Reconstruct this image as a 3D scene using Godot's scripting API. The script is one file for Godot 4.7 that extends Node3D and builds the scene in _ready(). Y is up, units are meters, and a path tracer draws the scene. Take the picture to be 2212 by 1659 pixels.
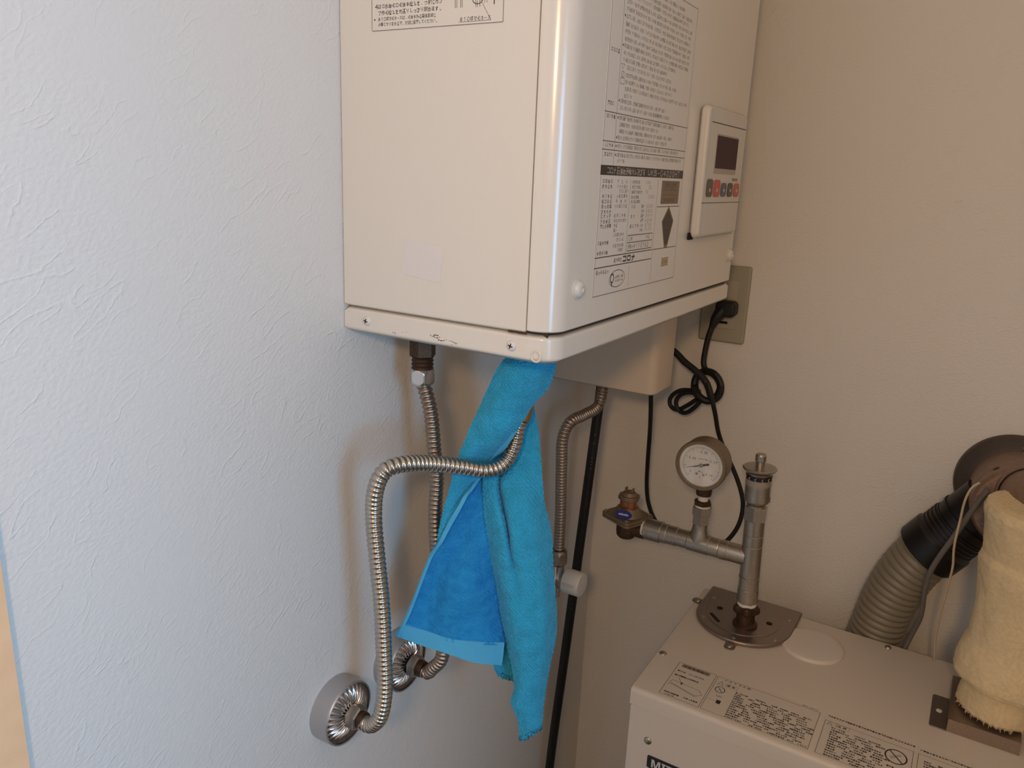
extends Node3D
# A utility closet: wall-hung water heater on the left wall, floor-standing boiler by the back wall.
# x runs out of the left wall, z out of the back wall, y up, metres.

var M := {}          # materials
var org := {}        # node -> world point that its children are measured from
var rng := RandomNumberGenerator.new()


func _ready() -> void:
	rng.seed = 7
	# --- camera, surroundings, lights, exposure
	var cam := Camera3D.new()
	cam.name = "camera"
	cam.fov = 52.395
	cam.near = 0.02
	cam.transform = Transform3D(Basis(Vector3(0.852317, 0.040243, -0.521475), Vector3(-0.168618, 0.964943, -0.201130), Vector3(0.495100, 0.259357, 0.829223)), Vector3(0.5106, 1.5000, 1.1500))
	add_child(cam)
	cam.current = true
	var we := WorldEnvironment.new()
	we.name = "surroundings"
	var env := Environment.new()
	env.background_mode = Environment.BG_SKY
	var sky := Sky.new()
	sky.sky_material = PhysicalSkyMaterial.new()
	env.sky = sky
	env.tonemap_mode = Environment.TONE_MAPPER_LINEAR
	env.tonemap_exposure = 1.0
	env.sdfgi_enabled = true
	env.ssao_enabled = true
	env.ssil_enabled = true
	we.environment = env
	add_child(we)
	var day := AreaLight3D.new()          # daylight through the frosted pane of the window in the right wall
	day.name = "window_daylight"
	day.area_size = Vector2(0.66, 0.70)
	day.area_normalize_energy = true
	day.light_color = Color(0.49, 0.78, 1.0)
	day.light_energy = 1.15
	day.shadow_enabled = true
	day.area_range = 12.0
	day.transform = Transform3D(Basis(Vector3.BACK, Vector3.UP, Vector3.RIGHT), Vector3(1.485, 1.42, 1.33))
	add_child(day)

	materials()
	room()
	water_heater()
	fittings()
	towel()
	boiler()
	manifold()
	flue()
	outlet_and_cords()


# ---------------------------------------------------------------- mesh building

class MB:
	var v := PackedVector3Array()
	var n := PackedVector3Array()
	var uv := PackedVector2Array()
	var ix := PackedInt32Array()

	func grid(p: Array, closed := false, flip := false) -> void:
		var rows := p.size()
		var cols: int = p[0].size()
		var base := v.size()
		var nn := PackedVector3Array()
		nn.resize(rows * cols)
		var uu := PackedVector2Array()
		uu.resize(rows * cols)
		for i in rows:
			v.append_array(p[i])
			for j in cols:
				uu[i * cols + j] = Vector2(float(j) / maxi(1, cols - 1), float(i) / maxi(1, rows - 1))
		var last := cols if closed else cols - 1
		for i in rows - 1:
			for j in last:
				var a := i * cols + j
				var b := i * cols + (j + 1) % cols
				var c := b + cols
				var d := a + cols
				if flip:
					var t := b
					b = d
					d = t
				var fa := v[base + a]
				var fn := (v[base + c] - fa).cross(v[base + b] - fa) + (v[base + d] - fa).cross(v[base + c] - fa)
				nn[a] += fn
				nn[b] += fn
				nn[c] += fn
				nn[d] += fn
				ix.append_array([base + a, base + b, base + c, base + a, base + c, base + d])
		for k in nn.size():
			nn[k] = nn[k].normalized()
		n.append_array(nn)
		uv.append_array(uu)

	# profile of (radius, height) points, from the bottom axis outwards and up; local y is the axis
	func lathe(prof: Array, segs: int, xf: Transform3D, crease := 35.0) -> void:
		var area := 0.0
		for i in prof.size():
			var a: Vector2 = prof[i]
			var b: Vector2 = prof[(i + 1) % prof.size()]
			area += a.x * b.y - b.x * a.y
		var flip := area < 0.0
		var groups := [[prof[0]]]
		for i in range(1, prof.size()):
			groups[-1].append(prof[i])
			if i < prof.size() - 1:
				var d1: Vector2 = (prof[i] - prof[i - 1]).normalized()
				var d2: Vector2 = (prof[i + 1] - prof[i]).normalized()
				if rad_to_deg(absf(d1.angle_to(d2))) > crease:
					groups.append([prof[i]])
		for g in groups:
			var rows := []
			for q in g:
				var row := PackedVector3Array()
				for j in segs:
					var t := TAU * j / segs
					row.append(xf * Vector3(q.x * cos(t), q.y, q.x * sin(t)))
				rows.append(row)
			grid(rows, true, flip)

	func tube(path: PackedVector3Array, radii: PackedFloat32Array, segs: int, caps := true) -> void:
		var rows := []
		var nor := Vector3.ZERO
		for i in path.size():
			var t := (path[mini(i + 1, path.size() - 1)] - path[maxi(i - 1, 0)]).normalized()
			if nor == Vector3.ZERO:
				nor = t.cross(Vector3.RIGHT if absf(t.x) < 0.8 else Vector3.UP).normalized()
			nor = (nor - t * nor.dot(t)).normalized()
			var bi := nor.cross(t)
			var row := PackedVector3Array()
			for j in segs:
				var a := TAU * j / segs
				row.append(path[i] + (nor * cos(a) + bi * sin(a)) * radii[i])
			rows.append(row)
		grid(rows, true)
		if caps:
			for e in [0, rows.size() - 1]:
				var mid := PackedVector3Array()
				for j in segs:
					mid.append(path[e])
				grid([mid, rows[e]] if e == 0 else [rows[e], mid], true)

	# polygon (local x, local z) drawn out along local y from h0 to h1 with a bevel
	func extrude(poly: PackedVector2Array, h0: float, h1: float, bev: float, xf: Transform3D) -> void:
		var area := 0.0
		var cnt := poly.size()
		for i in cnt:
			area += poly[i].cross(poly[(i + 1) % cnt])
		if area < 0:
			poly = poly.duplicate()
			poly.reverse()
		var en := PackedVector2Array()
		for i in cnt:
			var d := (poly[(i + 1) % cnt] - poly[i]).normalized()
			en.append(Vector2(d.y, -d.x))
		var ins := PackedVector2Array()
		for i in cnt:
			var a := en[(i + cnt - 1) % cnt]
			var b := en[i]
			var m := (a + b).normalized()
			ins.append(poly[i] - m * bev / maxf(0.3, m.dot(b)))
		var lo := poly[0]
		var hi := poly[0]
		for q in poly:
			lo = lo.min(q)
			hi = hi.max(q)
		for i in cnt:
			var k := (i + 1) % cnt
			var na := en[i]
			var nb := en[i]
			if en[i].dot(en[(i + cnt - 1) % cnt]) > 0.7:
				na = (en[i] + en[(i + cnt - 1) % cnt]).normalized()
			if en[i].dot(en[k]) > 0.7:
				nb = (en[i] + en[k]).normalized()
			var base := v.size()
			var hs := [h0, h0 + bev, h1 - bev, h1]
			for r in 4:
				var edge := r == 0 or r == 3
				var pa := ins[i] if edge else poly[i]
				var pb := ins[k] if edge else poly[k]
				v.append(xf * Vector3(pa.x, hs[r], pa.y))
				v.append(xf * Vector3(pb.x, hs[r], pb.y))
				if edge and bev > 0.0:
					var up := xf.basis * Vector3(0, -1 if r == 0 else 1, 0)
					n.append(up)
					n.append(up)
				else:
					n.append(xf.basis * Vector3(na.x, 0, na.y))
					n.append(xf.basis * Vector3(nb.x, 0, nb.y))
				uv.append((pa - lo) / (hi - lo))
				uv.append((pb - lo) / (hi - lo))
			for r in 3:
				var q := base + r * 2
				ix.append_array([q, q + 1, q + 3, q, q + 3, q + 2])
		var tris := Geometry2D.triangulate_polygon(ins)
		for s in 2:
			var base := v.size()
			var up := xf.basis * Vector3(0, 1 if s else -1, 0)
			for q in ins:
				v.append(xf * Vector3(q.x, h1 if s else h0, q.y))
				n.append(up)
				uv.append((q - lo) / (hi - lo))
			for t in range(0, tris.size(), 3):
				var a := base + tris[t]
				var b := base + tris[t + 1]
				var c := base + tris[t + 2]
				if (v[c] - v[a]).cross(v[b] - v[a]).dot(up) < 0:
					ix.append_array([a, c, b])
				else:
					ix.append_array([a, b, c])

	func box(at: Vector3, size: Vector3, bev: float) -> void:
		var h := size / 2
		extrude(PackedVector2Array([Vector2(-h.x, -h.z), Vector2(h.x, -h.z), Vector2(h.x, h.z), Vector2(-h.x, h.z)]), -h.y, h.y, bev, Transform3D(Basis(), at))

	func ball(at: Vector3, r: Vector3, segs := 20) -> void:
		var prof := []
		for i in segs / 2 + 1:
			var a := PI * i / (segs / 2) - PI / 2
			prof.append(Vector2(maxf(cos(a), 0.0), sin(a)))
		lathe(prof, segs, Transform3D(Basis.from_scale(r), at), 180.0)

	func mesh(shift: Vector3) -> ArrayMesh:
		var a := []
		a.resize(Mesh.ARRAY_MAX)
		var w := v.duplicate()
		for i in w.size():
			w[i] -= shift
		a[Mesh.ARRAY_VERTEX] = w
		a[Mesh.ARRAY_NORMAL] = n
		a[Mesh.ARRAY_TEX_UV] = uv
		a[Mesh.ARRAY_INDEX] = ix
		var m := ArrayMesh.new()
		m.add_surface_from_arrays(Mesh.PRIMITIVE_TRIANGLES, a)
		return m


func numbered(called: String) -> String:
	if not has_node(NodePath(called)):
		return called
	var k := 1
	while has_node(NodePath("%s_%03d" % [called, k])):
		k += 1
	return "%s_%03d" % [called, k]


func thing(called: String, label: String, category: String, at: Vector3, group := "") -> Node3D:
	var o := Node3D.new()
	o.name = numbered(called)
	add_child(o)
	o.position = at
	o.set_meta("label", label)
	o.set_meta("category", category)
	if group:
		o.set_meta("group", group)
	org[o] = at
	return o


func part(called: String, mb: MB, mat: Material, parent: Node3D, label := "") -> MeshInstance3D:
	var o := MeshInstance3D.new()
	o.name = called
	o.mesh = mb.mesh(org[parent])
	o.material_override = mat
	parent.add_child(o, true)
	org[o] = org[parent]
	if label:
		o.set_meta("label", label)
	return o


func structure(called: String, mb: MB, mat: Material) -> MeshInstance3D:
	var o := MeshInstance3D.new()
	o.name = called
	o.mesh = mb.mesh(Vector3.ZERO)
	o.material_override = mat
	add_child(o, true)
	o.set_meta("kind", "structure")
	org[o] = Vector3.ZERO
	return o


func facing_z(at: Vector3) -> Transform3D:      # local x right, z down, y out towards +z
	return Transform3D(Basis(Vector3.RIGHT, Vector3.BACK, Vector3.DOWN), at)


func facing_x(at: Vector3) -> Transform3D:      # local x towards -z, z down, y out towards +x
	return Transform3D(Basis(Vector3.FORWARD, Vector3.RIGHT, Vector3.DOWN), at)


func facing_y(at: Vector3) -> Transform3D:
	return Transform3D(Basis(), at)


func along(at: Vector3, dir: Vector3) -> Transform3D:   # local y along dir
	var y := dir.normalized()
	var x := y.cross(Vector3.BACK if absf(y.z) < 0.9 else Vector3.RIGHT).normalized()
	return Transform3D(Basis(x, y, x.cross(y)), at)


func ngon(r: float, k: int, turn := 0.0) -> PackedVector2Array:
	var p := PackedVector2Array()
	for i in k:
		p.append(Vector2.from_angle(turn + TAU * i / k) * r)
	return p


func rrect(x0: float, y0: float, x1: float, y1: float, r: float, k := 5) -> PackedVector2Array:
	var p := PackedVector2Array()
	for c in [[x1 - r, y1 - r, 0], [x0 + r, y1 - r, 1], [x0 + r, y0 + r, 2], [x1 - r, y0 + r, 3]]:
		for i in k + 1:
			p.append(Vector2(c[0], c[1]) + Vector2.from_angle(PI / 2 * (c[2] + float(i) / k)) * r)
	return p


func smooth(pts: PackedVector3Array, step: float) -> PackedVector3Array:   # even samples of a spline through pts
	var c := Curve3D.new()
	c.bake_interval = step / 4.0
	for i in pts.size():
		var a := pts[maxi(i - 1, 0)]
		var b := pts[mini(i + 1, pts.size() - 1)]
		var l := pts[i].distance_to(pts[maxi(i - 1, 0)])
		var r := pts[i].distance_to(pts[mini(i + 1, pts.size() - 1)])
		var t := (b - a).normalized()
		c.add_point(pts[i], -t * l / 3.0, t * r / 3.0)
	var out := PackedVector3Array()
	var total := c.get_baked_length()
	var k := int(ceil(total / step))
	for i in k + 1:
		out.append(c.sample_baked(total * i / k, true))
	return out


func pipe(mb: MB, pts: PackedVector3Array, r: float, segs := 20, step := 0.004) -> void:
	var p := smooth(pts, step)
	var rr := PackedFloat32Array()
	rr.resize(p.size())
	rr.fill(r)
	mb.tube(p, rr, segs)


func corrugated(mb: MB, pts: PackedVector3Array, r: float, pitch: float, depth: float, segs := 28, sharp := 0.7) -> void:
	var per := 8
	var p := smooth(pts, pitch / per)
	var rr := PackedFloat32Array()
	for i in p.size():
		var w := absf(sin(PI * i / per))
		rr.append(r - depth + depth * pow(w, sharp))
	mb.tube(p, rr, segs)


func screw(mb: MB, at: Transform3D, r: float, h: float) -> void:      # domed head with a cross recess
	var prof := []
	for i in 7:
		var a := PI / 2 * i / 6
		prof.append(Vector2(r * cos(a), h * sin(a)))
	mb.lathe([Vector2(r, -0.0005)] + prof, 20, at, 60.0)


func cross_slot(mb: MB, at: Transform3D, r: float, h: float) -> void:
	var w := r * 0.22
	for t in [0.3, 0.3 + PI / 2]:
		var poly := PackedVector2Array()
		for q in [Vector2(-r, -w), Vector2(r, -w), Vector2(r, w), Vector2(-r, w)]:
			poly.append(q.rotated(t))
		mb.extrude(poly, h - 0.0006, h + 0.00015, 0.0, at)


# ---------------------------------------------------------------- pictures of print: strokes on an Image

func dab(im: Image, a: Vector2, b: Vector2, w: float, col: Color) -> void:
	var lo := a.min(b) - Vector2(w + 1, w + 1)
	var hi := a.max(b) + Vector2(w + 1, w + 1)
	var d := b - a
	var l2 := maxf(d.length_squared(), 1e-6)
	for y in range(maxi(0, int(lo.y)), mini(im.get_height(), int(hi.y) + 1)):
		for x in range(maxi(0, int(lo.x)), mini(im.get_width(), int(hi.x) + 1)):
			var q := Vector2(x + 0.5, y + 0.5)
			var t := clampf((q - a).dot(d) / l2, 0, 1)
			var cov := clampf(w / 2 + 0.5 - q.distance_to(a + d * t), 0, 1) * col.a
			if cov > 0.0:
				var o := im.get_pixel(x, y)
				im.set_pixel(x, y, o.lerp(Color(col.r, col.g, col.b), cov))


func rect_line(im: Image, x0: float, y0: float, x1: float, y1: float, w: float, col: Color) -> void:
	dab(im, Vector2(x0, y0), Vector2(x1, y0), w, col)
	dab(im, Vector2(x1, y0), Vector2(x1, y1), w, col)
	dab(im, Vector2(x1, y1), Vector2(x0, y1), w, col)
	dab(im, Vector2(x0, y1), Vector2(x0, y0), w, col)


func ring(im: Image, c: Vector2, rx: float, ry: float, w: float, col: Color) -> void:
	var k := 28
	for i in k:
		var a := TAU * i / k
		var b := TAU * (i + 1) / k
		dab(im, c + Vector2(cos(a) * rx, sin(a) * ry), c + Vector2(cos(b) * rx, sin(b) * ry), w, col)


# strokes on a ten by ten grid, each stroke a run of xy digit pairs
const GLYPH := {
	"コ": "12828818", "ロ": "1282881812", "ナ": "1484 51553829", "石": "1191 413519 3585893935", "油": "1122 0425 0827 4393994943 6199 6169 4696",
	"給": "312144 2549 4424 2429 635594 5494 5686895956", "湯": "0122 0425 0927 4181844441 3595 553879 8598", "機": "0333 2129 2407 2446 5159 7179 4494 4797 8869", "付": "3115 2429 4494 717978 5667",
	"ふ": "4253 53355657483829 2718 7698", "ろ": "12821755 5584978869493828", "が": "1363645929 31426719 7183 8192", "ま": "1282 1585 515847382727 475789",
	"は": "1119 3383 7178573827 6789", "じ": "313758789785 6274 7183", "め": "213747 61384929 35537485978859", "水": "5159 1435 3517 8155 5589", "口": "2282882822", "抜": "0434 212918 4494 6149 5589 8549", "き": "2373 2575 417637584868", "栓": "0434 2129 2408 6143 6194 4585 4888 4999 6559",
	"を": "1373 413658 7445374989", "つ": "1473848678 5839", "ぎ": "1363 1565 31662749 4969 7183 8192", "に": "1119 4383 4757895989", "ポ": "1383 5159 2518 7588 8182", "ン": "1133 18587492", "プ": "12824859 8182",
	"排": "0434 2129 6169 3462 5263 6194 6696", "元": "2272 1494 4518 65688999", "通": "1122 0515 1518299999 41814452 4487474477", "り": "2136 716658", "し": "31374868 6887", "っ": "257584876949", "か": "1363645929 31426719 7284", "閉": "1119 11414414 9199 51819454 3676 5659 5637", "す": "1383 5157394635554647 5848", "。": "3748594837", "、": "3748",
	"呼": "1242482812 5191 6263 8273 4696 717978", "び": "1252266869858184 7384 8193", "ホ": "1383 5159 2518 7588", "ー": "1585", "ス": "127245 4519 5588", "後": "2113 4324 1529 614363 4485 8559 5597", "の": "5135164937 51728687698958", "再": "1191 2329 2383898879 5159 2686 1797", "使": "2115 2429 4292 44848747 4464 6169 5699", "用": "2129 218189 2484 2787 5159", "時": "12323818 12 1535 5191 6184 4494 7369 4797", "必": "41526364 2534 4628 8258 1517 8496",
	"要": "1191 2282852522 3385 1696 4627588 7729", "と": "3144 81443648 4888", "な": "1353 3126 627384 6468575868", "り2": "2136", "で": "128245 4566 5688 7384 8193", "大": "1383 5155 5519 5589", "切": "0333 2128 2847 5292 616639 929879", "保": "2115 2429 418184444 4161 4696 6169 6639 6699", "管": "1131 5181 2292 3274 3484 3777 3939", "て": "128245 45466788", "く": "7125 2578", "だ": "1353 3119 5575 4858888 7183", "さ": "2373 4176 3648785", "い": "11162837 7185", "①": "3168986838 5357",
	"株": "0434 2129 2408 5142 4494 6169 6639 6699", "式": "1383 2565 4548 6173889886", "会": "5113 5193 3373 1585 4527 2787 6588", "社": "2132 1333 3316 2429 5494 7179 4999", "警": "1242 3123 5191 6284 2484 1595 2676 2979 27292 7779", "告": "3122 2272 5155 1595 2777797292 2729", "注": "1122 0425 0927 6172 4494 4696 6469 4999", "意": "5152 2282 1494 2676797292 2777 1829", "禁": "0242 2144 5292 7194 2575 1797 4749 2738", "止": "5158 5484 2348 1999", "安": "5152 1393 1314 3539 3696 7539", "全": "5114 5194 2575 2777 1999 5559",
	"0": "416183876949272341", "1": "3351 5159", "2": "234161838429 2989", "3": "23416183845587694927", "4": "6116 1686 6169", "5": "812125658587694927", "6": "71412327496987856525", "7": "1181 8139", "8": "4161835527496987552341", "9": "83614123254666 8379", "#": "3129 6159 1484 1787", "・": "4555544445", "-": "2575", ".": "4849",
	"U": "1117286887 8187", "K": "1119 8115 3489", "B": "1119 116172635414 54758768 6819", "G": "8261311328396987856", "H": "1119 8189 1585", "T": "1191 5159", "M": "1119 1155 5591 9199", "P": "1119 116183645515", "a": "4474 7479 7747295979", "C": "82613113172869987", "J": "7178694827", "A": "1951 5189 2676", "I": "5159", "A2": "1951",
}
const FILLER := "石油給湯機付はじめ水口抜き栓をつぎに排元通りしっか閉す呼びホース後の再使用時必要となで大切保管てさい"


func write(im: Image, text: String, x: float, y: float, w: float, h: float, pitch: float, pen: float, col: Color) -> float:
	for i in text.length():
		var s: String = GLYPH.get(text[i], "")
		for st in s.split(" ", false):
			for k in range(0, st.length() - 3, 2):
				var a := Vector2(int(st[k]) - 0.5, int(st[k + 1]) - 0.5) / 9.0 * Vector2(w, h)
				var b := Vector2(int(st[k + 2]) - 0.5, int(st[k + 3]) - 0.5) / 9.0 * Vector2(w, h)
				dab(im, Vector2(x, y) + a, Vector2(x, y) + b, pen, col)
		x += pitch
	return x


func filler(im: Image, count: int, x: float, y: float, w: float, h: float, pitch: float, pen: float, col: Color) -> void:
	var s := ""
	for i in count:
		s += FILLER[rng.randi() % FILLER.length()]
	write(im, s, x, y, w, h, pitch, pen, col)


func printed(im: Image, rough := 0.4) -> StandardMaterial3D:
	im.generate_mipmaps()
	var m := plain_mat(Color.WHITE, rough)
	m.albedo_texture = ImageTexture.create_from_image(im)
	m.texture_repeat = false
	return m


# ---------------------------------------------------------------- materials

func plain_mat(c: Color, rough: float, metal := 0.0) -> StandardMaterial3D:
	var m := StandardMaterial3D.new()
	m.albedo_color = c
	m.roughness = rough
	m.metallic = metal
	m.cull_mode = BaseMaterial3D.CULL_DISABLED
	return m


func noise_tex(freq: float, size: int, lo: Color, hi: Color, oct := 4, kind := FastNoiseLite.TYPE_SIMPLEX_SMOOTH) -> NoiseTexture2D:
	var f := FastNoiseLite.new()
	f.noise_type = kind
	f.frequency = freq
	f.fractal_octaves = oct
	f.seed = int(freq * 1000) + oct
	var t := NoiseTexture2D.new()
	t.width = size
	t.height = size
	t.seamless = true
	t.noise = f
	var g := Gradient.new()
	g.set_color(0, lo)
	g.set_color(1, hi)
	t.color_ramp = g
	return t


func mottled(m: StandardMaterial3D, freq: float, lo: Color, hi: Color, per_metre: float) -> StandardMaterial3D:
	m.albedo_texture = noise_tex(freq, 256, lo, hi)
	m.uv1_triplanar = true
	m.uv1_world_triplanar = true
	m.uv1_scale = Vector3.ONE * per_metre
	return m


func trowelled() -> ImageTexture:       # relief of an embossed vinyl wallpaper: soft lumps crossed by torn trowel ridges
	var s := 768
	var warp := FastNoiseLite.new()
	warp.seed = 3
	warp.frequency = 0.010
	var ridge := FastNoiseLite.new()
	ridge.seed = 11
	ridge.frequency = 0.013
	ridge.fractal_type = FastNoiseLite.FRACTAL_NONE
	var fine := FastNoiseLite.new()
	fine.seed = 5
	fine.frequency = 0.075
	fine.fractal_octaves = 3
	var mask := FastNoiseLite.new()
	mask.seed = 9
	mask.frequency = 0.008
	var im := Image.create(s, s, false, Image.FORMAT_L8)
	for y in s:
		for x in s:
			# blend across the borders so that the picture repeats without a seam
			var h := 0.0
			var wsum := 0.0
			for k in 4:
				var ox := -s if k & 1 else 0
				var oy := -s if k & 2 else 0
				var bx := clampf((x - s * 0.8) / (s * 0.2), 0, 1)
				var by := clampf((y - s * 0.8) / (s * 0.2), 0, 1)
				var w := (bx if ox else 1.0 - bx) * (by if oy else 1.0 - by)
				if w <= 0.0:
					continue
				var px := float(x + ox)
				var py := float(y + oy)
				var d := warp.get_noise_2d(px, py) * 24.0
				var rx := px * 0.75 - py * 0.66
				var ry := px * 0.66 + py * 0.75
				var r := ridge.get_noise_2d(rx * 0.42 + d * 0.5, ry * 1.7 + d)
				var v := pow(maxf(0.0, 1.0 - absf(r) * 9.0), 2.0) * smoothstep(-0.15, 0.2, mask.get_noise_2d(px, py))
				v = v * 0.62 + fine.get_noise_2d(px * 1.1 + ry * 0.25, py * 1.3 + ry * 0.25) * 0.38 + ridge.get_noise_2d(px * 2.2, py * 2.6) * 0.12
				h += v * w
				wsum += w
			var g := clampf(0.45 + 0.5 * h / wsum, 0, 1)
			im.set_pixel(x, y, Color(g, g, g))
	return ImageTexture.create_from_image(im)


func materials() -> void:
	var wall := plain_mat(Color(0.90, 0.885, 0.855), 0.75)
	wall.heightmap_enabled = true
	wall.heightmap_texture = trowelled()
	wall.heightmap_scale = 0.11
	wall.uv1_triplanar = true
	wall.uv1_world_triplanar = true
	wall.uv1_scale = Vector3.ONE * 2.6
	M.wall = wall
	M.ceiling = plain_mat(Color(0.88, 0.87, 0.84), 0.9)
	M.floor = mottled(plain_mat(Color(1, 1, 1), 0.5), 0.03, Color(0.30, 0.22, 0.15), Color(0.38, 0.28, 0.19), 1.5)
	M.pine = mottled(plain_mat(Color(1, 1, 1), 0.5), 0.03, Color(0.97, 0.79, 0.61), Color(1.0, 0.83, 0.65), 4.0)
	M.enamel = plain_mat(Color(0.915, 0.89, 0.84), 0.22)
	M.enamel.clearcoat_enabled = true
	M.enamel.clearcoat = 0.6
	M.enamel.clearcoat_roughness = 0.16
	M.front = M.enamel
	M.inside = plain_mat(Color(0.25, 0.22, 0.2), 0.8)
	M.plastic = plain_mat(Color(0.86, 0.84, 0.80), 0.35)
	M.plastic_cover = plain_mat(Color(0.84, 0.775, 0.69), 0.5)
	M.whitehead = plain_mat(Color(0.88, 0.87, 0.84), 0.3)
	M.sticker = plain_mat(Color(0.91, 0.89, 0.87), 0.25)
	M.ink = plain_mat(Color(0.10, 0.09, 0.09), 0.5)
	M.rust = plain_mat(Color(0.36, 0.17, 0.09), 0.9)
	M.steel = mottled(plain_mat(Color(1, 1, 1), 0.22, 1.0), 0.05, Color(0.70, 0.67, 0.63), Color(0.80, 0.77, 0.73), 20.0)
	M.steel_dull = mottled(plain_mat(Color(1, 1, 1), 0.34, 1.0), 0.05, Color(0.60, 0.55, 0.50), Color(0.70, 0.65, 0.60), 20.0)
	M.chrome = plain_mat(Color(0.86, 0.85, 0.85), 0.16, 1.0)
	M.rim = plain_mat(Color(0.74, 0.73, 0.73), 0.42, 0.75)
	M.satin = mottled(plain_mat(Color(1, 1, 1), 0.36, 1.0), 0.06, Color(0.66, 0.63, 0.58), Color(0.76, 0.73, 0.68), 18.0)
	M.brass_dark = mottled(plain_mat(Color(1, 1, 1), 0.5, 0.8), 0.05, Color(0.30, 0.23, 0.18), Color(0.40, 0.31, 0.24), 20.0)
	M.bronze = mottled(plain_mat(Color(1, 1, 1), 0.5, 0.7), 0.06, Color(0.50, 0.44, 0.36), Color(0.64, 0.56, 0.46), 20.0)
	M.brass = plain_mat(Color(0.72, 0.58, 0.38), 0.4, 0.9)
	M.copper = plain_mat(Color(0.72, 0.47, 0.34), 0.3, 0.9)
	M.tape = plain_mat(Color(0.88, 0.87, 0.85), 0.6)
	M.black = plain_mat(Color(0.045, 0.04, 0.045), 0.45)
	M.cord = plain_mat(Color(0.07, 0.06, 0.06), 0.5)
	M.cord_grey = plain_mat(Color(0.42, 0.40, 0.38), 0.5)
	M.wire = plain_mat(Color(0.80, 0.72, 0.60), 0.5)
	M.plate = plain_mat(Color(0.66, 0.64, 0.56), 0.35)
	M.slot = plain_mat(Color(0.05, 0.05, 0.05), 0.8)
	M.boiler = plain_mat(Color(0.83, 0.79, 0.735), 0.36)
	M.boiler_front = M.boiler
	M.cap = plain_mat(Color(0.86, 0.82, 0.78), 0.4)
	M.wrap = mottled(plain_mat(Color(1, 1, 1), 0.95), 0.05, Color(0.83, 0.74, 0.57), Color(0.91, 0.83, 0.67), 14.0)
	M.wrap.heightmap_enabled = true
	M.wrap.heightmap_texture = noise_tex(0.13, 256, Color.BLACK, Color.WHITE, 4)
	M.wrap.heightmap_scale = 0.05
	M.duct = plain_mat(Color(0.52, 0.485, 0.42), 0.4)
	M.black_plastic = plain_mat(Color(0.05, 0.04, 0.04), 0.4)
	M.dark_plate = plain_mat(Color(0.27, 0.235, 0.21), 0.55)
	M.flue = mottled(plain_mat(Color(1, 1, 1), 0.45, 0.5), 0.04, Color(0.50, 0.41, 0.35), Color(0.62, 0.52, 0.45), 14.0)
	M.galv = mottled(plain_mat(Color(1, 1, 1), 0.33, 0.85), 0.08, Color(0.56, 0.51, 0.47), Color(0.66, 0.60, 0.56), 16.0)
	var terry := noise_tex(0.035, 256, Color(0.16, 0.62, 0.77), Color(0.22, 0.73, 0.92), 4)
	M.towel = plain_mat(Color.WHITE, 1.0)
	M.towel.albedo_texture = terry
	M.towel.uv1_triplanar = true
	M.towel.uv1_world_triplanar = true
	M.towel.uv1_scale = Vector3.ONE * 6.0
	M.towel.heightmap_enabled = true
	M.towel.heightmap_texture = noise_tex(0.24, 256, Color.BLACK, Color.WHITE, 2)
	M.towel.heightmap_scale = 0.14
	M.towel.rim_enabled = true
	M.towel.rim = 0.3
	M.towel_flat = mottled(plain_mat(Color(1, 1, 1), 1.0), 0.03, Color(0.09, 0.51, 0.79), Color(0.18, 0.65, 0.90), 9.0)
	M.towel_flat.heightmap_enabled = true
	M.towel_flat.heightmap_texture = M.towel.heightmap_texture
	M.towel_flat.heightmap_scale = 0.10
	M.towel_hem = plain_mat(Color(0.34, 0.73, 0.91), 0.95)


# ---------------------------------------------------------------- the room

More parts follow.
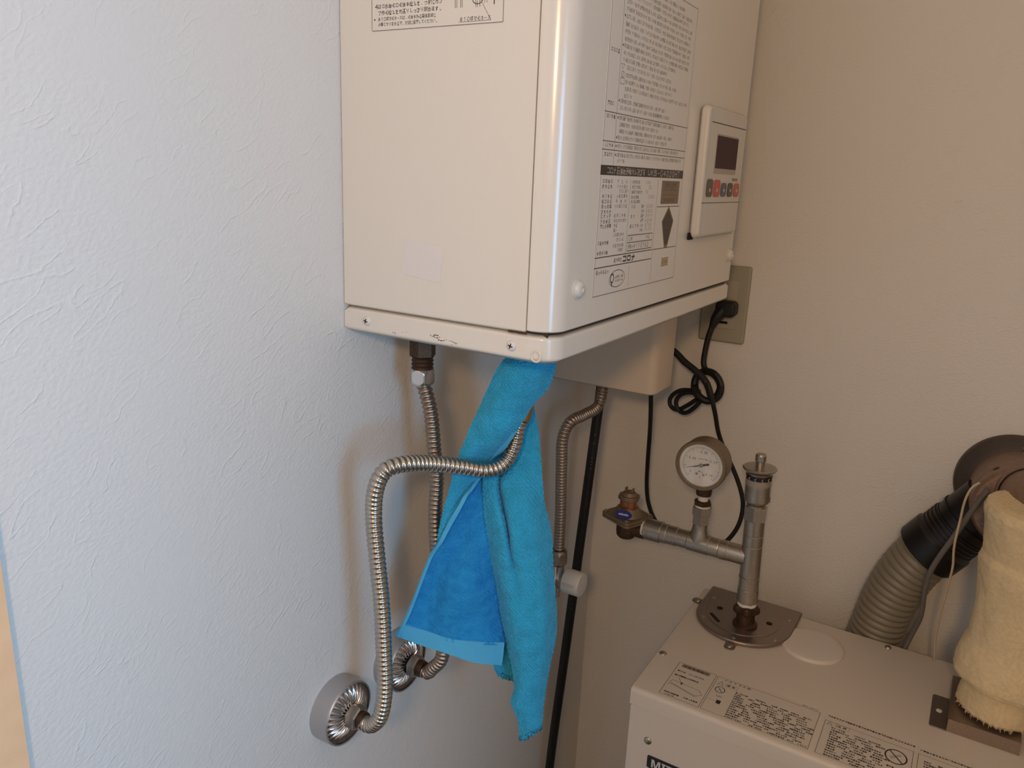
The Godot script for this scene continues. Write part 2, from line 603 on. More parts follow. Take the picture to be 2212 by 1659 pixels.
func room() -> void:
	var b := MB.new()
	b.box(Vector3(-0.05, 1.2, 1.45), Vector3(0.1, 2.4, 3.1), 0.0)
	structure("wall_left", b, M.wall)
	b = MB.new()
	b.box(Vector3(0.44, 1.2, -0.05), Vector3(0.88, 2.4, 0.1), 0.0)
	var back := structure("wall_back", b, M.wall)
	b = MB.new()      # the small torn scuff high on the back wall
	pipe(b, PackedVector3Array([Vector3(0.4681, 1.4916, 0.0002), Vector3(0.4664, 1.4898, 0.0005), Vector3(0.4640, 1.4891, 0.0005), Vector3(0.4612, 1.4901, 0.0002)]), 0.0006, 8, 0.001)
	part("scuff", b, M.wall, back)
	b = MB.new()
	b.box(Vector3(0.93, 1.2, 0.425), Vector3(0.1, 2.4, 1.05), 0.0)
	structure("wall_right", b, M.wall)
	b = MB.new()
	b.box(Vector3(1.29, 1.2, 0.90), Vector3(0.62, 2.4, 0.1), 0.0)
	structure("wall_far", b, M.wall)
	b = MB.new()
	b.box(Vector3(0.75, 1.2, 3.05), Vector3(1.7, 2.4, 0.1), 0.0)
	structure("wall_front", b, M.wall)
	# the window wall with its opening (z 1.00 to 1.66, y 1.07 to 1.77)
	b = MB.new()
	b.box(Vector3(1.55, 0.535, 1.93), Vector3(0.1, 1.07, 2.14), 0.0)
	b.box(Vector3(1.55, 2.085, 1.93), Vector3(0.1, 0.63, 2.14), 0.0)
	b.box(Vector3(1.55, 1.42, 0.95), Vector3(0.1, 0.70, 0.10), 0.0)
	b.box(Vector3(1.55, 1.42, 2.33), Vector3(0.1, 0.70, 1.34), 0.0)
	structure("wall_side", b, M.wall)
	b = MB.new()
	b.box(Vector3(1.525, 1.42, 1.33), Vector3(0.008, 0.70, 0.66), 0.0)
	var glow := plain_mat(Color(0.8, 0.85, 0.9), 0.6)
	glow.emission_enabled = true
	glow.emission = Color(0.49, 0.78, 1.0)
	glow.emission_energy_multiplier = 2.0
	var pane := structure("window_1", b, glow)
	b = MB.new()
	for s in [-1, 1]:
		b.box(Vector3(1.53, 1.42 + s * 0.335, 1.33), Vector3(0.05, 0.03, 0.66), 0.003)
		b.box(Vector3(1.53, 1.42, 1.33 + s * 0.315), Vector3(0.05, 0.64, 0.03), 0.003)
	part("window_frame", b, M.pine, pane)
	b = MB.new()
	b.box(Vector3(0.75, -0.05, 1.45), Vector3(1.7, 0.1, 3.3), 0.0)
	structure("floor", b, M.floor)
	b = MB.new()
	b.box(Vector3(0.75, 2.45, 1.45), Vector3(1.7, 0.1, 3.3), 0.0)
	structure("ceiling", b, M.ceiling)
	# pine casing of the closet doorway on the left wall
	b = MB.new()
	b.box(Vector3(0.0015, 1.05, 0.970), Vector3(0.007, 2.1, 0.08), 0.002)
	structure("trim_1", b, M.pine)
	# ceiling lamp behind the photographer
	var at := Vector3(0.60, 2.4, 1.57)
	var o := thing("pendant_lamp", "small round white glass lamp hanging on a cord behind the viewer", "lamp", at)
	b = MB.new()
	b.lathe([Vector2(0.0, -0.02), Vector2(0.045, -0.02), Vector2(0.05, -0.001), Vector2(0.0, -0.001)], 32, facing_y(at))
	part("ceiling_rose", b, M.plastic, o)
	b = MB.new()
	b.lathe([Vector2(0.0, -0.60), Vector2(0.003, -0.60), Vector2(0.003, -0.015), Vector2(0.0, -0.015)], 12, facing_y(at))
	part("cord", b, M.plastic, o)
	b = MB.new()
	b.lathe([Vector2(0.0, -0.625), Vector2(0.018, -0.625), Vector2(0.018, -0.60), Vector2(0.008, -0.585), Vector2(0.0, -0.585)], 20, facing_y(at))
	part("bulb_holder", b, M.plastic, o)
	var bulb := plain_mat(Color(1.0, 0.9, 0.75), 0.5)
	bulb.emission_enabled = true
	bulb.emission = Color(1.0, 0.805, 0.595)
	bulb.emission_energy_multiplier = 9.0
	b = MB.new()
	b.ball(at - Vector3(0, 0.67, 0), Vector3(0.06, 0.055, 0.06), 32)
	part("lamp_globe", b, bulb, o)
	var l := OmniLight3D.new()
	l.name = "lamp_light"
	l.light_color = Color(1.0, 0.805, 0.595)
	l.light_energy = 0.31
	l.light_size = 0.055
	l.omni_range = 8.0
	l.omni_attenuation = 2.0
	l.shadow_enabled = true
	l.position = Vector3(0, -0.67, 0)
	o.add_child(l)


# ---------------------------------------------------------------- the wall-hung water heater

func side_profile(x0: float, x1: float, z0: float, z1: float) -> PackedVector2Array:   # wide soft curve, then a tighter corner
	var near := PackedVector2Array()
	var c1 := Vector2(x1 - 0.0245, 0.030)
	for i in 9:
		near.append(c1 + Vector2.from_angle(-PI / 2 + deg_to_rad(25.0) * i / 8.0) * 0.030)
	var c2 := near[8] - Vector2.from_angle(-PI / 2 + deg_to_rad(25.0)) * 0.0203
	for i in range(1, 10):
		near.append(c2 + Vector2.from_angle(-PI / 2 + deg_to_rad(25.0 + 65.0 * i / 9.0)) * 0.0203)
	var p := PackedVector2Array([Vector2(x0, z1)])
	for q in near:
		p.append(Vector2(q.x, z1 - q.y))
	for i in near.size():
		var q := near[near.size() - 1 - i]
		p.append(Vector2(q.x, z0 + q.y))
	p.append(Vector2(x0, z0))
	return p


func water_heater() -> void:
	var o := thing("water_heater", "cream wall-hung water heater with printed front, hung on the left wall above the blue towel", "water heater", Vector3(0.112, 1.351, 0.36))
	var b := MB.new()
	b.box(Vector3(0.109, 1.652, 0.36), Vector3(0.212, 0.585, 0.484), 0.002)
	part("inner_case", b, M.inside, o)
	b = MB.new()
	b.extrude(side_profile(0.0008, 0.2242, 0.111, 0.609), 1.351, 1.3745, 0.0045, facing_y(Vector3.ZERO))
	var tray := part("base_tray", b, M.enamel, o)
	for z in [0.6035, 0.1165]:
		b = MB.new()
		b.box(Vector3(0.0996, 1.6626, z), Vector3(0.1972, 0.5748, 0.011), 0.0026)
		part("side_panel", b, M.enamel, o)
	b = MB.new()
	b.extrude(side_profile(0.1995, 0.2245, 0.111, 0.609), 1.3770, 1.95, 0.0016, facing_y(Vector3.ZERO))
	var front := part("front_panel", b, M.front, o)
	# screws of the tray and the embossed knock-out beside them
	for p in [Vector3(0.0286, 1.3636, 0.609), Vector3(0.1856, 1.3632, 0.609)]:
		b = MB.new()
		screw(b, facing_z(p), 0.0047, 0.0024)
		part("screw", b, M.whitehead, tray)
		b = MB.new()
		cross_slot(b, facing_z(p), 0.0022, 0.0023)
		part("screw_recess", b, M.slot, tray)
	b = MB.new()
	b.lathe([Vector2(0.0038, 0.0), Vector2(0.0046, 0.0006), Vector2(0.0054, 0.0)], 24, facing_z(Vector3(0.2089, 1.3578, 0.609)), 180.0)
	part("knockout_ring", b, M.enamel, tray)
	# rust where the paint has chipped
	b = MB.new()
	for q in [[59.2, 56.8, .5], [62.0, 56.3, .5], [61.2, 57.6, .3], [70.5, 58.7, .3], [75.8, 59.2, .35], [102.5, 60.4, .5], [104.5, 59.6, .6], [106.0, 60.6, .7], [108.2, 61.2, .9], [110.4, 61.0, .9], [112.0, 59.8, .5], [108.8, 58.6, .8], [111.3, 57.4, .7], [113.6, 56.9, .9], [116.2, 57.6, .7], [118.5, 58.4, .4], [121.5, 58.6, .35], [124.0, 58.2, .45], [126.5, 57.8, .5], [128.6, 57.1, .6], [125.2, 55.3, .4], [130.3, 57.0, .4], [107.2, 59.2, .5]]:
		var c := Vector3(q[0] / 1000.0, 1.3 + q[1] / 1000.0, 0.60895)
		for k in 3:
			var d := Vector3(rng.randf_range(-0.0010, 0.0010), rng.randf_range(-0.0005, 0.0005), 0)
			b.ball(c + d, Vector3(q[2] * rng.randf_range(0.0006, 0.0012), q[2] * rng.randf_range(0.0004, 0.0008), 0.00018), 8)
	for i in 16:
		b.ball(Vector3(0.1815 + i * 0.0011, 1.3747 + rng.randf_range(-0.0002, 0.0003), 0.6075), Vector3(0.0011, rng.randf_range(0.0003, 0.0007), 0.0010), 8)
	var ru := part("rust_chips", b, M.rust, tray)
	ru.set_meta("kind", "stuff")
	# plastic screws of the front
	for p in [Vector3(0.2244, 1.4107, 0.5728), Vector3(0.2244, 1.4113, 0.1434)]:
		b = MB.new()
		b.lathe([Vector2(0.0085, 0.0), Vector2(0.0085, 0.0012), Vector2(0.0072, 0.0016), Vector2(0.0068, 0.0034), Vector2(0.0052, 0.0050), Vector2(0.0026, 0.0054), Vector2(0.0022, 0.0038), Vector2(0.0, 0.0038)], 28, facing_x(p), 50.0)
		part("plastic_screw", b, M.whitehead, front)
	# labels
	b = MB.new()
	b.extrude(rrect(0.0, -0.2642, 0.199, 0.0, 0.0006, 2), 0.0, 0.00025, 0.0, facing_x(Vector3(0.2244, 1.4002, 0.5425)))
	part("specification_label", b, printed(specification_print(), 0.3), front)
	b = MB.new()
	b.extrude(rrect(0.0, -0.12, 0.1305, 0.0, 0.002, 3), 0.0, 0.00025, 0.0, facing_z(Vector3(0.0365, 1.6104, 0.609)))
	part("drain_instruction_label", b, printed(drain_print(), 0.3), o)
	b = MB.new()
	b.extrude(rrect(-0.0212, -0.0157, 0.0212, 0.0157, 0.003, 5), 0.0, 0.0003, 0.0001, facing_z(Vector3(0.0923, 1.4247, 0.609)) * Transform3D(Basis(Vector3.UP, -0.112), Vector3.ZERO))
	part("blank_sticker", b, M.sticker, o, "blank white sticker")
	control_panel(o)
	# the cover under the far end
	b = MB.new()
	var poly := PackedVector2Array([Vector2(0.001, 0.195)])
	for i in 6:
		poly.append(Vector2(0.148, 0.183) + Vector2.from_angle(PI / 2 * (1.0 - i / 5.0)) * 0.012)
	for i in 6:
		poly.append(Vector2(0.148, 0.132) + Vector2.from_angle(-PI / 2 * i / 5.0) * 0.012)
	poly.append(Vector2(0.001, 0.120))
	b.extrude(poly, 1.2215, 1.3508, 0.003, facing_y(Vector3.ZERO))
	part("pipe_cover", b, M.plastic_cover, o, "plain plastic cover below the far end of the heater")
	b = MB.new()
	b.box(Vector3(0.178, 1.3475, 0.232), Vector3(0.010, 0.006, 0.006), 0.001)
	part("drain_clip", b, M.whitehead, o)


func control_panel(o: Node3D) -> void:
	var x := 0.2248
	var b := MB.new()
	b.extrude(rrect(0.0, -0.139, 0.142, 0.0, 0.007, 5), 0.0, 0.0125, 0.0045, facing_x(Vector3(x, 1.4401, 0.311)))
	var p := part("control_panel", b, M.plastic, o)
	var f := facing_x(Vector3(x + 0.0125, 1.4401, 0.311))
	# seams and the flap
	b = MB.new()
	b.extrude(rrect(0.0075, -0.1222, 0.1365, -0.1214, 0.0002, 1), -0.0003, 0.00012, 0.0, f)
	part("case_seam", b, M.slot, p)
	b = MB.new()
	b.extrude(rrect(0.0002, -0.0385, 0.1418, -0.0379, 0.0002, 1), -0.0003, 0.00012, 0.0, f)
	part("flap_seam", b, M.slot, p)
	b = MB.new()
	b.extrude(rrect(-0.0012, -0.006, 0.012, 0.0016, 0.0008, 1), -0.0122, -0.0100, 0.0, f)
	part("wall_bracket", b, M.slot, p)
	b = MB.new()
	b.extrude(rrect(0.0285, -0.1112, 0.1100, -0.0697, 0.0015, 3), -0.0005, 0.0005, 0.0002, f)
	var frame := part("screen_frame", b, M.cord_grey, p)
	frame.material_override = plain_mat(Color(0.70, 0.66, 0.60), 0.4)
	b = MB.new()
	b.extrude(rrect(0.0300, -0.1094, 0.1090, -0.0752, 0.0008, 2), 0.0, 0.0008, 0.0001, f)
	part("screen", b, plain_mat(Color(0.23, 0.09, 0.13), 0.6), p)
	var tone := [Color(0.40, 0.36, 0.30), Color(0.80, 0.38, 0.34), Color(0.38, 0.39, 0.46), Color(0.36, 0.33, 0.27), Color(0.78, 0.40, 0.34)]
	var spots := [[0.0085, 0.0290, -0.0635, -0.0446], [0.0335, 0.0560, -0.0631, -0.0446], [0.0605, 0.0800, -0.0600, -0.0448], [0.0860, 0.1050, -0.0602, -0.0445], [0.1108, 0.1315, -0.0600, -0.0444]]
	for i in 5:
		var s: Array = spots[i]
		b = MB.new()
		b.extrude(rrect(s[0], s[2], s[1], s[3], 0.0045, 5), 0.0, 0.0011, 0.0005, f)
		part("button", b, plain_mat(tone[i], 0.45), p)
		b = MB.new()
		var c: float = (s[0] + s[1]) / 2
		b.extrude(rrect(c - 0.0022, -0.0535, c + 0.0022, -0.0500, 0.001, 3), 0.001, 0.00125, 0.0, f)
		part("button_mark", b, plain_mat(Color(0.82, 0.78, 0.72), 0.5), p)
	b = MB.new()
	b.extrude(rrect(0.1015, -0.0656, 0.1225, -0.0626, 0.001, 2), 0.0, 0.0004, 0.0, f)
	part("small_label", b, plain_mat(Color(0.55, 0.55, 0.48), 0.5), p)


func specification_print() -> Image:
	var k := 4.0
	var im := Image.create(int(199 * k), int(264.2 * k), false, Image.FORMAT_RGB8)
	im.fill(M.enamel.albedo_color)
	var ink := Color(0.16, 0.13, 0.12)
	var line := Color(0.30, 0.25, 0.22)
	var soft := Color(0.30, 0.26, 0.24, 0.85)
	var y := func(v: float) -> float: return (264.2 - v) * k
	rect_line(im, 2, 2, 199 * k - 2, 264.2 * k - 2, 2.0, line)
	dab(im, Vector2(23.5 * k, 0), Vector2(23.5 * k, y.call(111.0)), 1.6, line)
	for v in [152.5, 129.6, 122.9]:
		dab(im, Vector2(0, y.call(v)), Vector2(199 * k, y.call(v)), 2.6, line)
	# cautions: one row each 5.6 mm
	var rows := [[256, 26, 52, 0], [250, 26, 60, 0], [245, 26, 58, 1], [239.5, 29, 60, 0], [234, 29, 61, 0], [228.4, 29, 60, 1], [222.5, 29, 61, 0], [217, 29, 60, 0], [211.3, 29, 61, 0], [206, 29, 60, 1], [200.6, 29, 46, 0], [195.4, 29, 38, 0], [190, 36, 40, 2], [184, 36, 46, 3], [178.6, 36, 42, 4], [173.2, 36, 58, 0], [167.6, 36, 6, 0], [163, 29, 40, 1], [157.6, 29, 44, 0], [149.5, 29, 50, 1], [144.2, 31, 34, 0], [138.8, 31, 48, 0], [133.6, 29, 44, 1], [126.6, 29, 56, 1], [119.4, 29, 60, 1], [114.8, 31, 6, 0]]
	for r in rows:
		var yy: float = y.call(r[0] + 1.7)
		var ch := 2.75 * k
		var left: int = r[2]
		var x: float = r[1] * k
		while left > 0:
			var run: int = mini(left, rng.randi_range(3, 9))
			filler(im, run, x, yy, ch * 0.9, 3.4 * k, ch, 1.15, Color(soft.r, soft.g, soft.b, rng.randf_range(0.55, 0.95)))
			x += (run + 0.7) * ch
			left -= run + 1
		if r[3] == 1:
			dab(im, Vector2(26.6 * k, yy + 1.7 * k), Vector2(26.7 * k, yy + 1.8 * k), 1.9 * k, ink)
		elif r[3] == 2:
			dab(im, Vector2(26 * k, yy), Vector2(33 * k, yy), 1.4, soft)
			dab(im, Vector2(33 * k, yy), Vector2(29 * k, yy + 4 * k), 1.4, soft)
			dab(im, Vector2(29 * k, yy + 4 * k), Vector2(26 * k, yy), 1.4, soft)
		elif r[3] == 3:
			ring(im, Vector2(30 * k, yy + 1.8 * k), 3.0 * k, 2.4 * k, 1.6, soft)
			dab(im, Vector2(28 * k, yy + 3.5 * k), Vector2(32 * k, yy), 1.4, soft)
		elif r[3] == 4:
			rect_line(im, 26 * k, yy - 0.6 * k, 34 * k, yy + 4 * k, 1.6, soft)
	for q in [[200, 4], [159.5, 3], [149.5, 4], [126.6, 4], [119.4, 4]]:
		filler(im, q[1], 4.5 * k, y.call(q[0] + 1.7), 3.6 * k, 3.4 * k, 4.3 * k, 1.5, ink)
	# title bar
	var bar := Image.create(int(199 * k), int(8.2 * k), false, Image.FORMAT_RGB8)
	bar.fill(Color(0.13, 0.10, 0.10))
	im.blit_rect(bar, Rect2i(0, 0, bar.get_width(), bar.get_height()), Vector2i(0, int(y.call(110.4))))
	var pale := Color(0.86, 0.82, 0.76)
	write(im, "コロナ石油給湯機付ふろがま", 12.5 * k, y.call(109.4), 5.9 * k, 6.0 * k, 6.5 * k, 2.3, pale)
	write(im, "UKB-G4020HT", 103.5 * k, y.call(109.3), 6.6 * k, 5.8 * k, 7.9 * k, 2.9, pale)
	# the table
	dab(im, Vector2(64 * k, y.call(99.7)), Vector2(64 * k, y.call(34)), 1.4, line)
	dab(im, Vector2(131 * k, y.call(101)), Vector2(131 * k, y.call(3)), 1.4, line)
	var left_rows := [[97.6, 5, 4, 35, 3, 9.0], [93.2, 5, 4, 35, 5, 5.0], [89.4, -1, 0, 40, 5, 4.3], [85.2, 6, 4, 35, 5, 5.2], [81.0, 6, 4, 35, 3, 9.2], [76.6, 6, 4, 33, 6, 4.6], [72.2, 6, 4, -1, 0, 0.0], [68.6, 6, 4, 33, 5, 5.4], [64.2, 6, 4, 33, 7, 4.0], [60.0, 6, 5, 34, 2, 4.2], [55.8, -1, 0, 34, 2, 4.2], [51.8, -1, 0, 34, 6, 4.0], [47.6, -1, 0, 42, 4, 4.0], [46.0, 3, 5, -1, 0, 0.0], [42.4, -1, 0, 35, 6, 4.0], [38.4, -1, 0, 46, 3, 4.0], [37.4, 3, 5, -1, 0, 0.0]]
	for r in left_rows:
		if r[1] >= 0:
			filler(im, r[2], r[1] * k, y.call(r[0] + 1.6), 3.6 * k, 3.3 * k, 5.4 * k if r[2] == 4 else 4.6 * k, 1.5, ink)
		if r[3] >= 0:
			filler(im, r[4], r[3] * k, y.call(r[0] + 1.6), 3.2 * k, 3.2 * k, r[5] * k, 1.35, soft)
	for i in 11:
		var v: float = 97.5 - i * 4.35
		if i < 5:
			filler(im, 5 + i % 3, 68 * k, y.call(v + 1.6), 3.0 * k, 3.2 * k, 3.6 * k, 1.4, soft)
			if i < 4:
				write(im, ["100", "20", "10", "1250"][i], (100 + (i % 2) * 8) * k, y.call(v + 1.6), 2.8 * k, 3.0 * k, 4.2 * k, 1.2, soft)
		else:
			if i % 2 == 1:
				filler(im, 2 + (i / 9) * 2, 70 * k, y.call(v + 1.6), 3.4 * k, 3.2 * k, 5.6 * k, 1.5, ink)
			filler(im, 2, 94 * k, y.call(v + 1.6), 3.0 * k, 3.2 * k, 3.4 * k, 1.4, ink)
			write(im, "%d" % (3000 + i * 417), 106 * k, y.call(v + 1.6), 3.0 * k, 3.2 * k, 4.4 * k, 1.2, soft)
	for v in [50.0, 43.5, 36.0]:
		dab(im, Vector2(67 * k, y.call(v)), Vector2(127 * k, y.call(v)), 2.6, ink)
	dab(im, Vector2(67 * k, y.call(50)), Vector2(67 * k, y.call(36)), 1.6, line)
	dab(im, Vector2(127 * k, y.call(50)), Vector2(127 * k, y.call(36)), 1.6, line)
	filler(im, 2, 70 * k, y.call(48.5), 3.4 * k, 3.4 * k, 4.4 * k, 1.4, soft)
	filler(im, 2, 112 * k, y.call(48.5), 3.4 * k, 3.4 * k, 5 * k, 1.4, soft)
	filler(im, 4, 70 * k, y.call(41.8), 3.2 * k, 3.8 * k, 4.2 * k, 1.5, ink)
	write(im, "110162", 88 * k, y.call(42.2), 4.0 * k, 4.8 * k, 5.4 * k, 1.8, ink)
	for v in [33.8, 25.0]:
		dab(im, Vector2(0, y.call(v)), Vector2(129 * k, y.call(v)), 3.2, ink)
	write(im, "株式会社", 40 * k, y.call(31.4), 3.6 * k, 4.2 * k, 4.4 * k, 1.5, ink)
	write(im, "コロナ", 59.5 * k, y.call(32.4), 8.4 * k, 6.0 * k, 10.0 * k, 5.6, Color(0.08, 0.06, 0.06))
	filler(im, 6, 4 * k, y.call(22.6), 3.4 * k, 3.6 * k, 4.4 * k, 1.5, ink)
	ring(im, Vector2(49.5 * k, y.call(12.6)), 17 * k, 7.6 * k, 2.2, ink)
	ring(im, Vector2(38.5 * k, y.call(13.4)), 3.6 * k, 3.8 * k, 5.0, ink)
	dab(im, Vector2(38.5 * k, y.call(8.8)), Vector2(38.5 * k, y.call(7.2)), 8.0, ink)
	write(im, "JHIA", 45 * k, y.call(15.6), 3.8 * k, 2.8 * k, 4.7 * k, 2.4, ink)
	filler(im, 6, 45 * k, y.call(11.6), 2.4 * k, 2.0 * k, 3.0 * k, 1.0, soft)
	dab(im, Vector2(75.7 * k, y.call(22)), Vector2(75.7 * k, y.call(3)), 1.2, line)
	# brown certificate, diamond mark, small mark
	var tan := Color(0.52, 0.42, 0.32)
	for i in 24:
		dab(im, Vector2(142 * k, y.call(99.3 - i * 0.93)), Vector2(191 * k, y.call(99.3 - i * 0.93)), 4.4, tan)
	for v in [98.2, 94.4, 90.6, 86.2, 82.4, 79.0]:
		dab(im, Vector2(145 * k, y.call(v)), Vector2(188 * k, y.call(v)), 1.4, Color(0.28, 0.20, 0.14))
	filler(im, 8, 150 * k, y.call(97.4), 3.4 * k, 2.2 * k, 4.0 * k, 1.6, Color(0.24, 0.17, 0.12))
	write(im, "81-3021", 151 * k, y.call(93.6), 3.2 * k, 2.2 * k, 4.4 * k, 1.6, Color(0.24, 0.17, 0.12))
	filler(im, 7, 150 * k, y.call(82.0), 3.4 * k, 2.2 * k, 4.4 * k, 1.6, Color(0.24, 0.17, 0.12))
	dab(im, Vector2(133.5 * k, y.call(74.8)), Vector2(196 * k, y.call(74.8)), 2.4, ink)
	for side in [[1.16, Color(0.45, 0.36, 0.17)], [1.0, Color(0.17, 0.11, 0.09)]]:
		var g: float = side[0]
		for i in 60:
			var t := i / 59.0
			var v: float = 54.5 + (72.2 - 54.5) * g - t * (35.0 * g)
			var hw: float = (14.0 * t / 0.36 if t < 0.36 else 14.0 - 10.5 * (t - 0.36) / 0.64) * g
			dab(im, Vector2((166.4 - hw) * k, y.call(v)), Vector2((166.4 + hw) * k, y.call(v)), 2.8, side[1])
	ring(im, Vector2(166.4 * k, y.call(58)), 5.5 * k, 4.4 * k, 1.8, Color(0.45, 0.36, 0.30))
	dab(im, Vector2(164 * k, y.call(48)), Vector2(169 * k, y.call(48)), 2.0, Color(0.45, 0.36, 0.30))
	dab(im, Vector2(132 * k, y.call(33.6)), Vector2(196 * k, y.call(33.6)), 2.6, ink)
	for v in [23.2, 15.4]:
		dab(im, Vector2(158 * k, y.call(v)), Vector2(178 * k, y.call(v)), 2.4, Color(0.40, 0.27, 0.16))
	for i in 7:
		dab(im, Vector2(159 * k, y.call(22 - i)), Vector2(177 * k, y.call(22 - i)), 4.2, Color(0.72, 0.62, 0.46))
	filler(im, 3, 160 * k, y.call(21.2), 4.4 * k, 3.8 * k, 5.4 * k, 1.5, Color(0.5, 0.38, 0.24))
	return im


func drain_print() -> Image:
	var k := 6.0
	var im := Image.create(int(130.5 * k), int(120 * k), false, Image.FORMAT_RGB8)
	im.fill(M.enamel.albedo_color)
	var ink := Color(0.17, 0.15, 0.14)
	var y := func(v: float) -> float: return (120.0 - v) * k       # v millimetres above the lower edge
	rect_line(im, 3, 3, 130.5 * k - 3, 120 * k - 3, 2.4, ink)
	write(im, "4.", 4.0 * k, y.call(20.6), 3.2 * k, 3.5 * k, 3.0 * k, 3.0, ink)
	write(im, "はじめ給水口水抜き栓①を、つぎにポン", 7.2 * k, y.call(20.6), 3.3 * k, 3.5 * k, 3.68 * k, 2.2, ink)
	write(im, "プ排水栓①を元通りしっかり閉めます。", 7.2 * k, y.call(15.6), 3.3 * k, 3.5 * k, 3.68 * k, 2.2, ink)
	dab(im, Vector2(3.4 * k, y.call(9.0)), Vector2(3.5 * k, y.call(9.0)), 1.3 * k, ink)
	write(im, "#10呼び水ホースは、水抜き後の再使用時に", 7.2 * k, y.call(10.6), 2.6 * k, 3.0 * k, 2.85 * k, 1.7, ink)
	write(im, "必要となりますので、大切に保管してください。", 7.2 * k, y.call(6.5), 2.6 * k, 3.0 * k, 2.82 * k, 1.7, ink)
	write(im, "#10呼び水ホース", 90.2 * k, y.call(6.0), 2.7 * k, 3.2 * k, 3.25 * k, 1.7, ink)
	dab(im, Vector2(89.2 * k, y.call(2.5)), Vector2(119.2 * k, y.call(2.5)), 1.6, ink)
	dab(im, Vector2(119.2 * k, y.call(2.5)), Vector2(106 * k, y.call(22)), 1.6, ink)
	for x in [85.4, 87.0, 90.6, 92.0]:
		dab(im, Vector2(x * k, y.call(13)), Vector2(x * k, y.call(30)), 2.4, ink)
	ring(im, Vector2(106.5 * k, y.call(17.6)), 4.6 * k, 3.0 * k, 4.0, Color(0.35, 0.30, 0.27))
	for x in [104.6, 106.0, 108.4]:
		dab(im, Vector2(x * k, y.call(17)), Vector2((x + 0.3) * k, y.call(12.6)), 2.2, ink)
	for x in [113.0, 115.0]:
		dab(im, Vector2(x * k, y.call(15)), Vector2(x * k, y.call(28)), 2.0, ink)
	dab(im, Vector2(121.6 * k, y.call(13.6)), Vector2(121.6 * k, y.call(28)), 5.0, ink)
	return im


# ---------------------------------------------------------------- hoses, unions, valve, drain hose

func hex_nut(at: Transform3D, flats: float, h0: float, h1: float, bev := 0.0012) -> MB:
	var b := MB.new()
	b.extrude(ngon(flats / 1.732, 6), h0, h1, bev, at)
	return b


func round_nut(at: Transform3D, flat_r: float, h0: float, h1: float) -> MB:      # hexagon turned down to a dome at both ends
	var b := MB.new()
	var rows := []
	for i in 17:
		var t := i / 16.0
		var cap := flat_r * 1.20 * (1.0 - 0.30 * pow(absf(t * 2.0 - 1.0), 2.6))
		var row := PackedVector3Array()
		for j in 96:
			var a := TAU * j / 96
			var hex := flat_r / cos(fposmod(a, PI / 3) - PI / 6)
			var r := minf(hex, cap)
			row.append(at * Vector3(r * cos(a), lerpf(h0, h1, t), r * sin(a)))
		rows.append(row)
	b.grid(rows, true)
	for e in [0, 16]:
		var mid := PackedVector3Array()
		for j in 96:
			mid.append(at * Vector3(0, h0 if e == 0 else h1, 0))
		b.grid([mid, rows[e]] if e == 0 else [rows[e], mid], true)
	return b


func escutcheon(at: Vector3, label: String) -> void:
	var o := thing("wall_flange", label, "pipe flange", at, "")
	var f := along(at, Vector3.RIGHT)
	var b := MB.new()
	b.lathe([Vector2(0.0345, 0.0), Vector2(0.0345, 0.0005), Vector2(0.0340, 0.020), Vector2(0.0335, 0.0222), Vector2(0.0325, 0.0228), Vector2(0.0318, 0.0222)], 64, f, 50.0)
	part("rim", b, M.rim, o)
	b = MB.new()
	var rows := []
	for i in 12:
		var t := i / 11.0
		var r := lerpf(0.0322, 0.0112, t)
		var row := PackedVector3Array()
		for j in 168:
			var a := TAU * j / 168
			var flute := absf(sin(a * 14.0)) * 0.0040 * sin(PI * clampf(1.05 - t * 0.8, 0, 1)) 
			row.append(f * Vector3(r * cos(a), 0.0215 + 0.0040 * sin(PI * 0.5 * t) - 0.0022 + flute, r * sin(a)))
		rows.append(row)
	b.grid(rows, true)
	part("fluted_face", b, M.chrome, o)


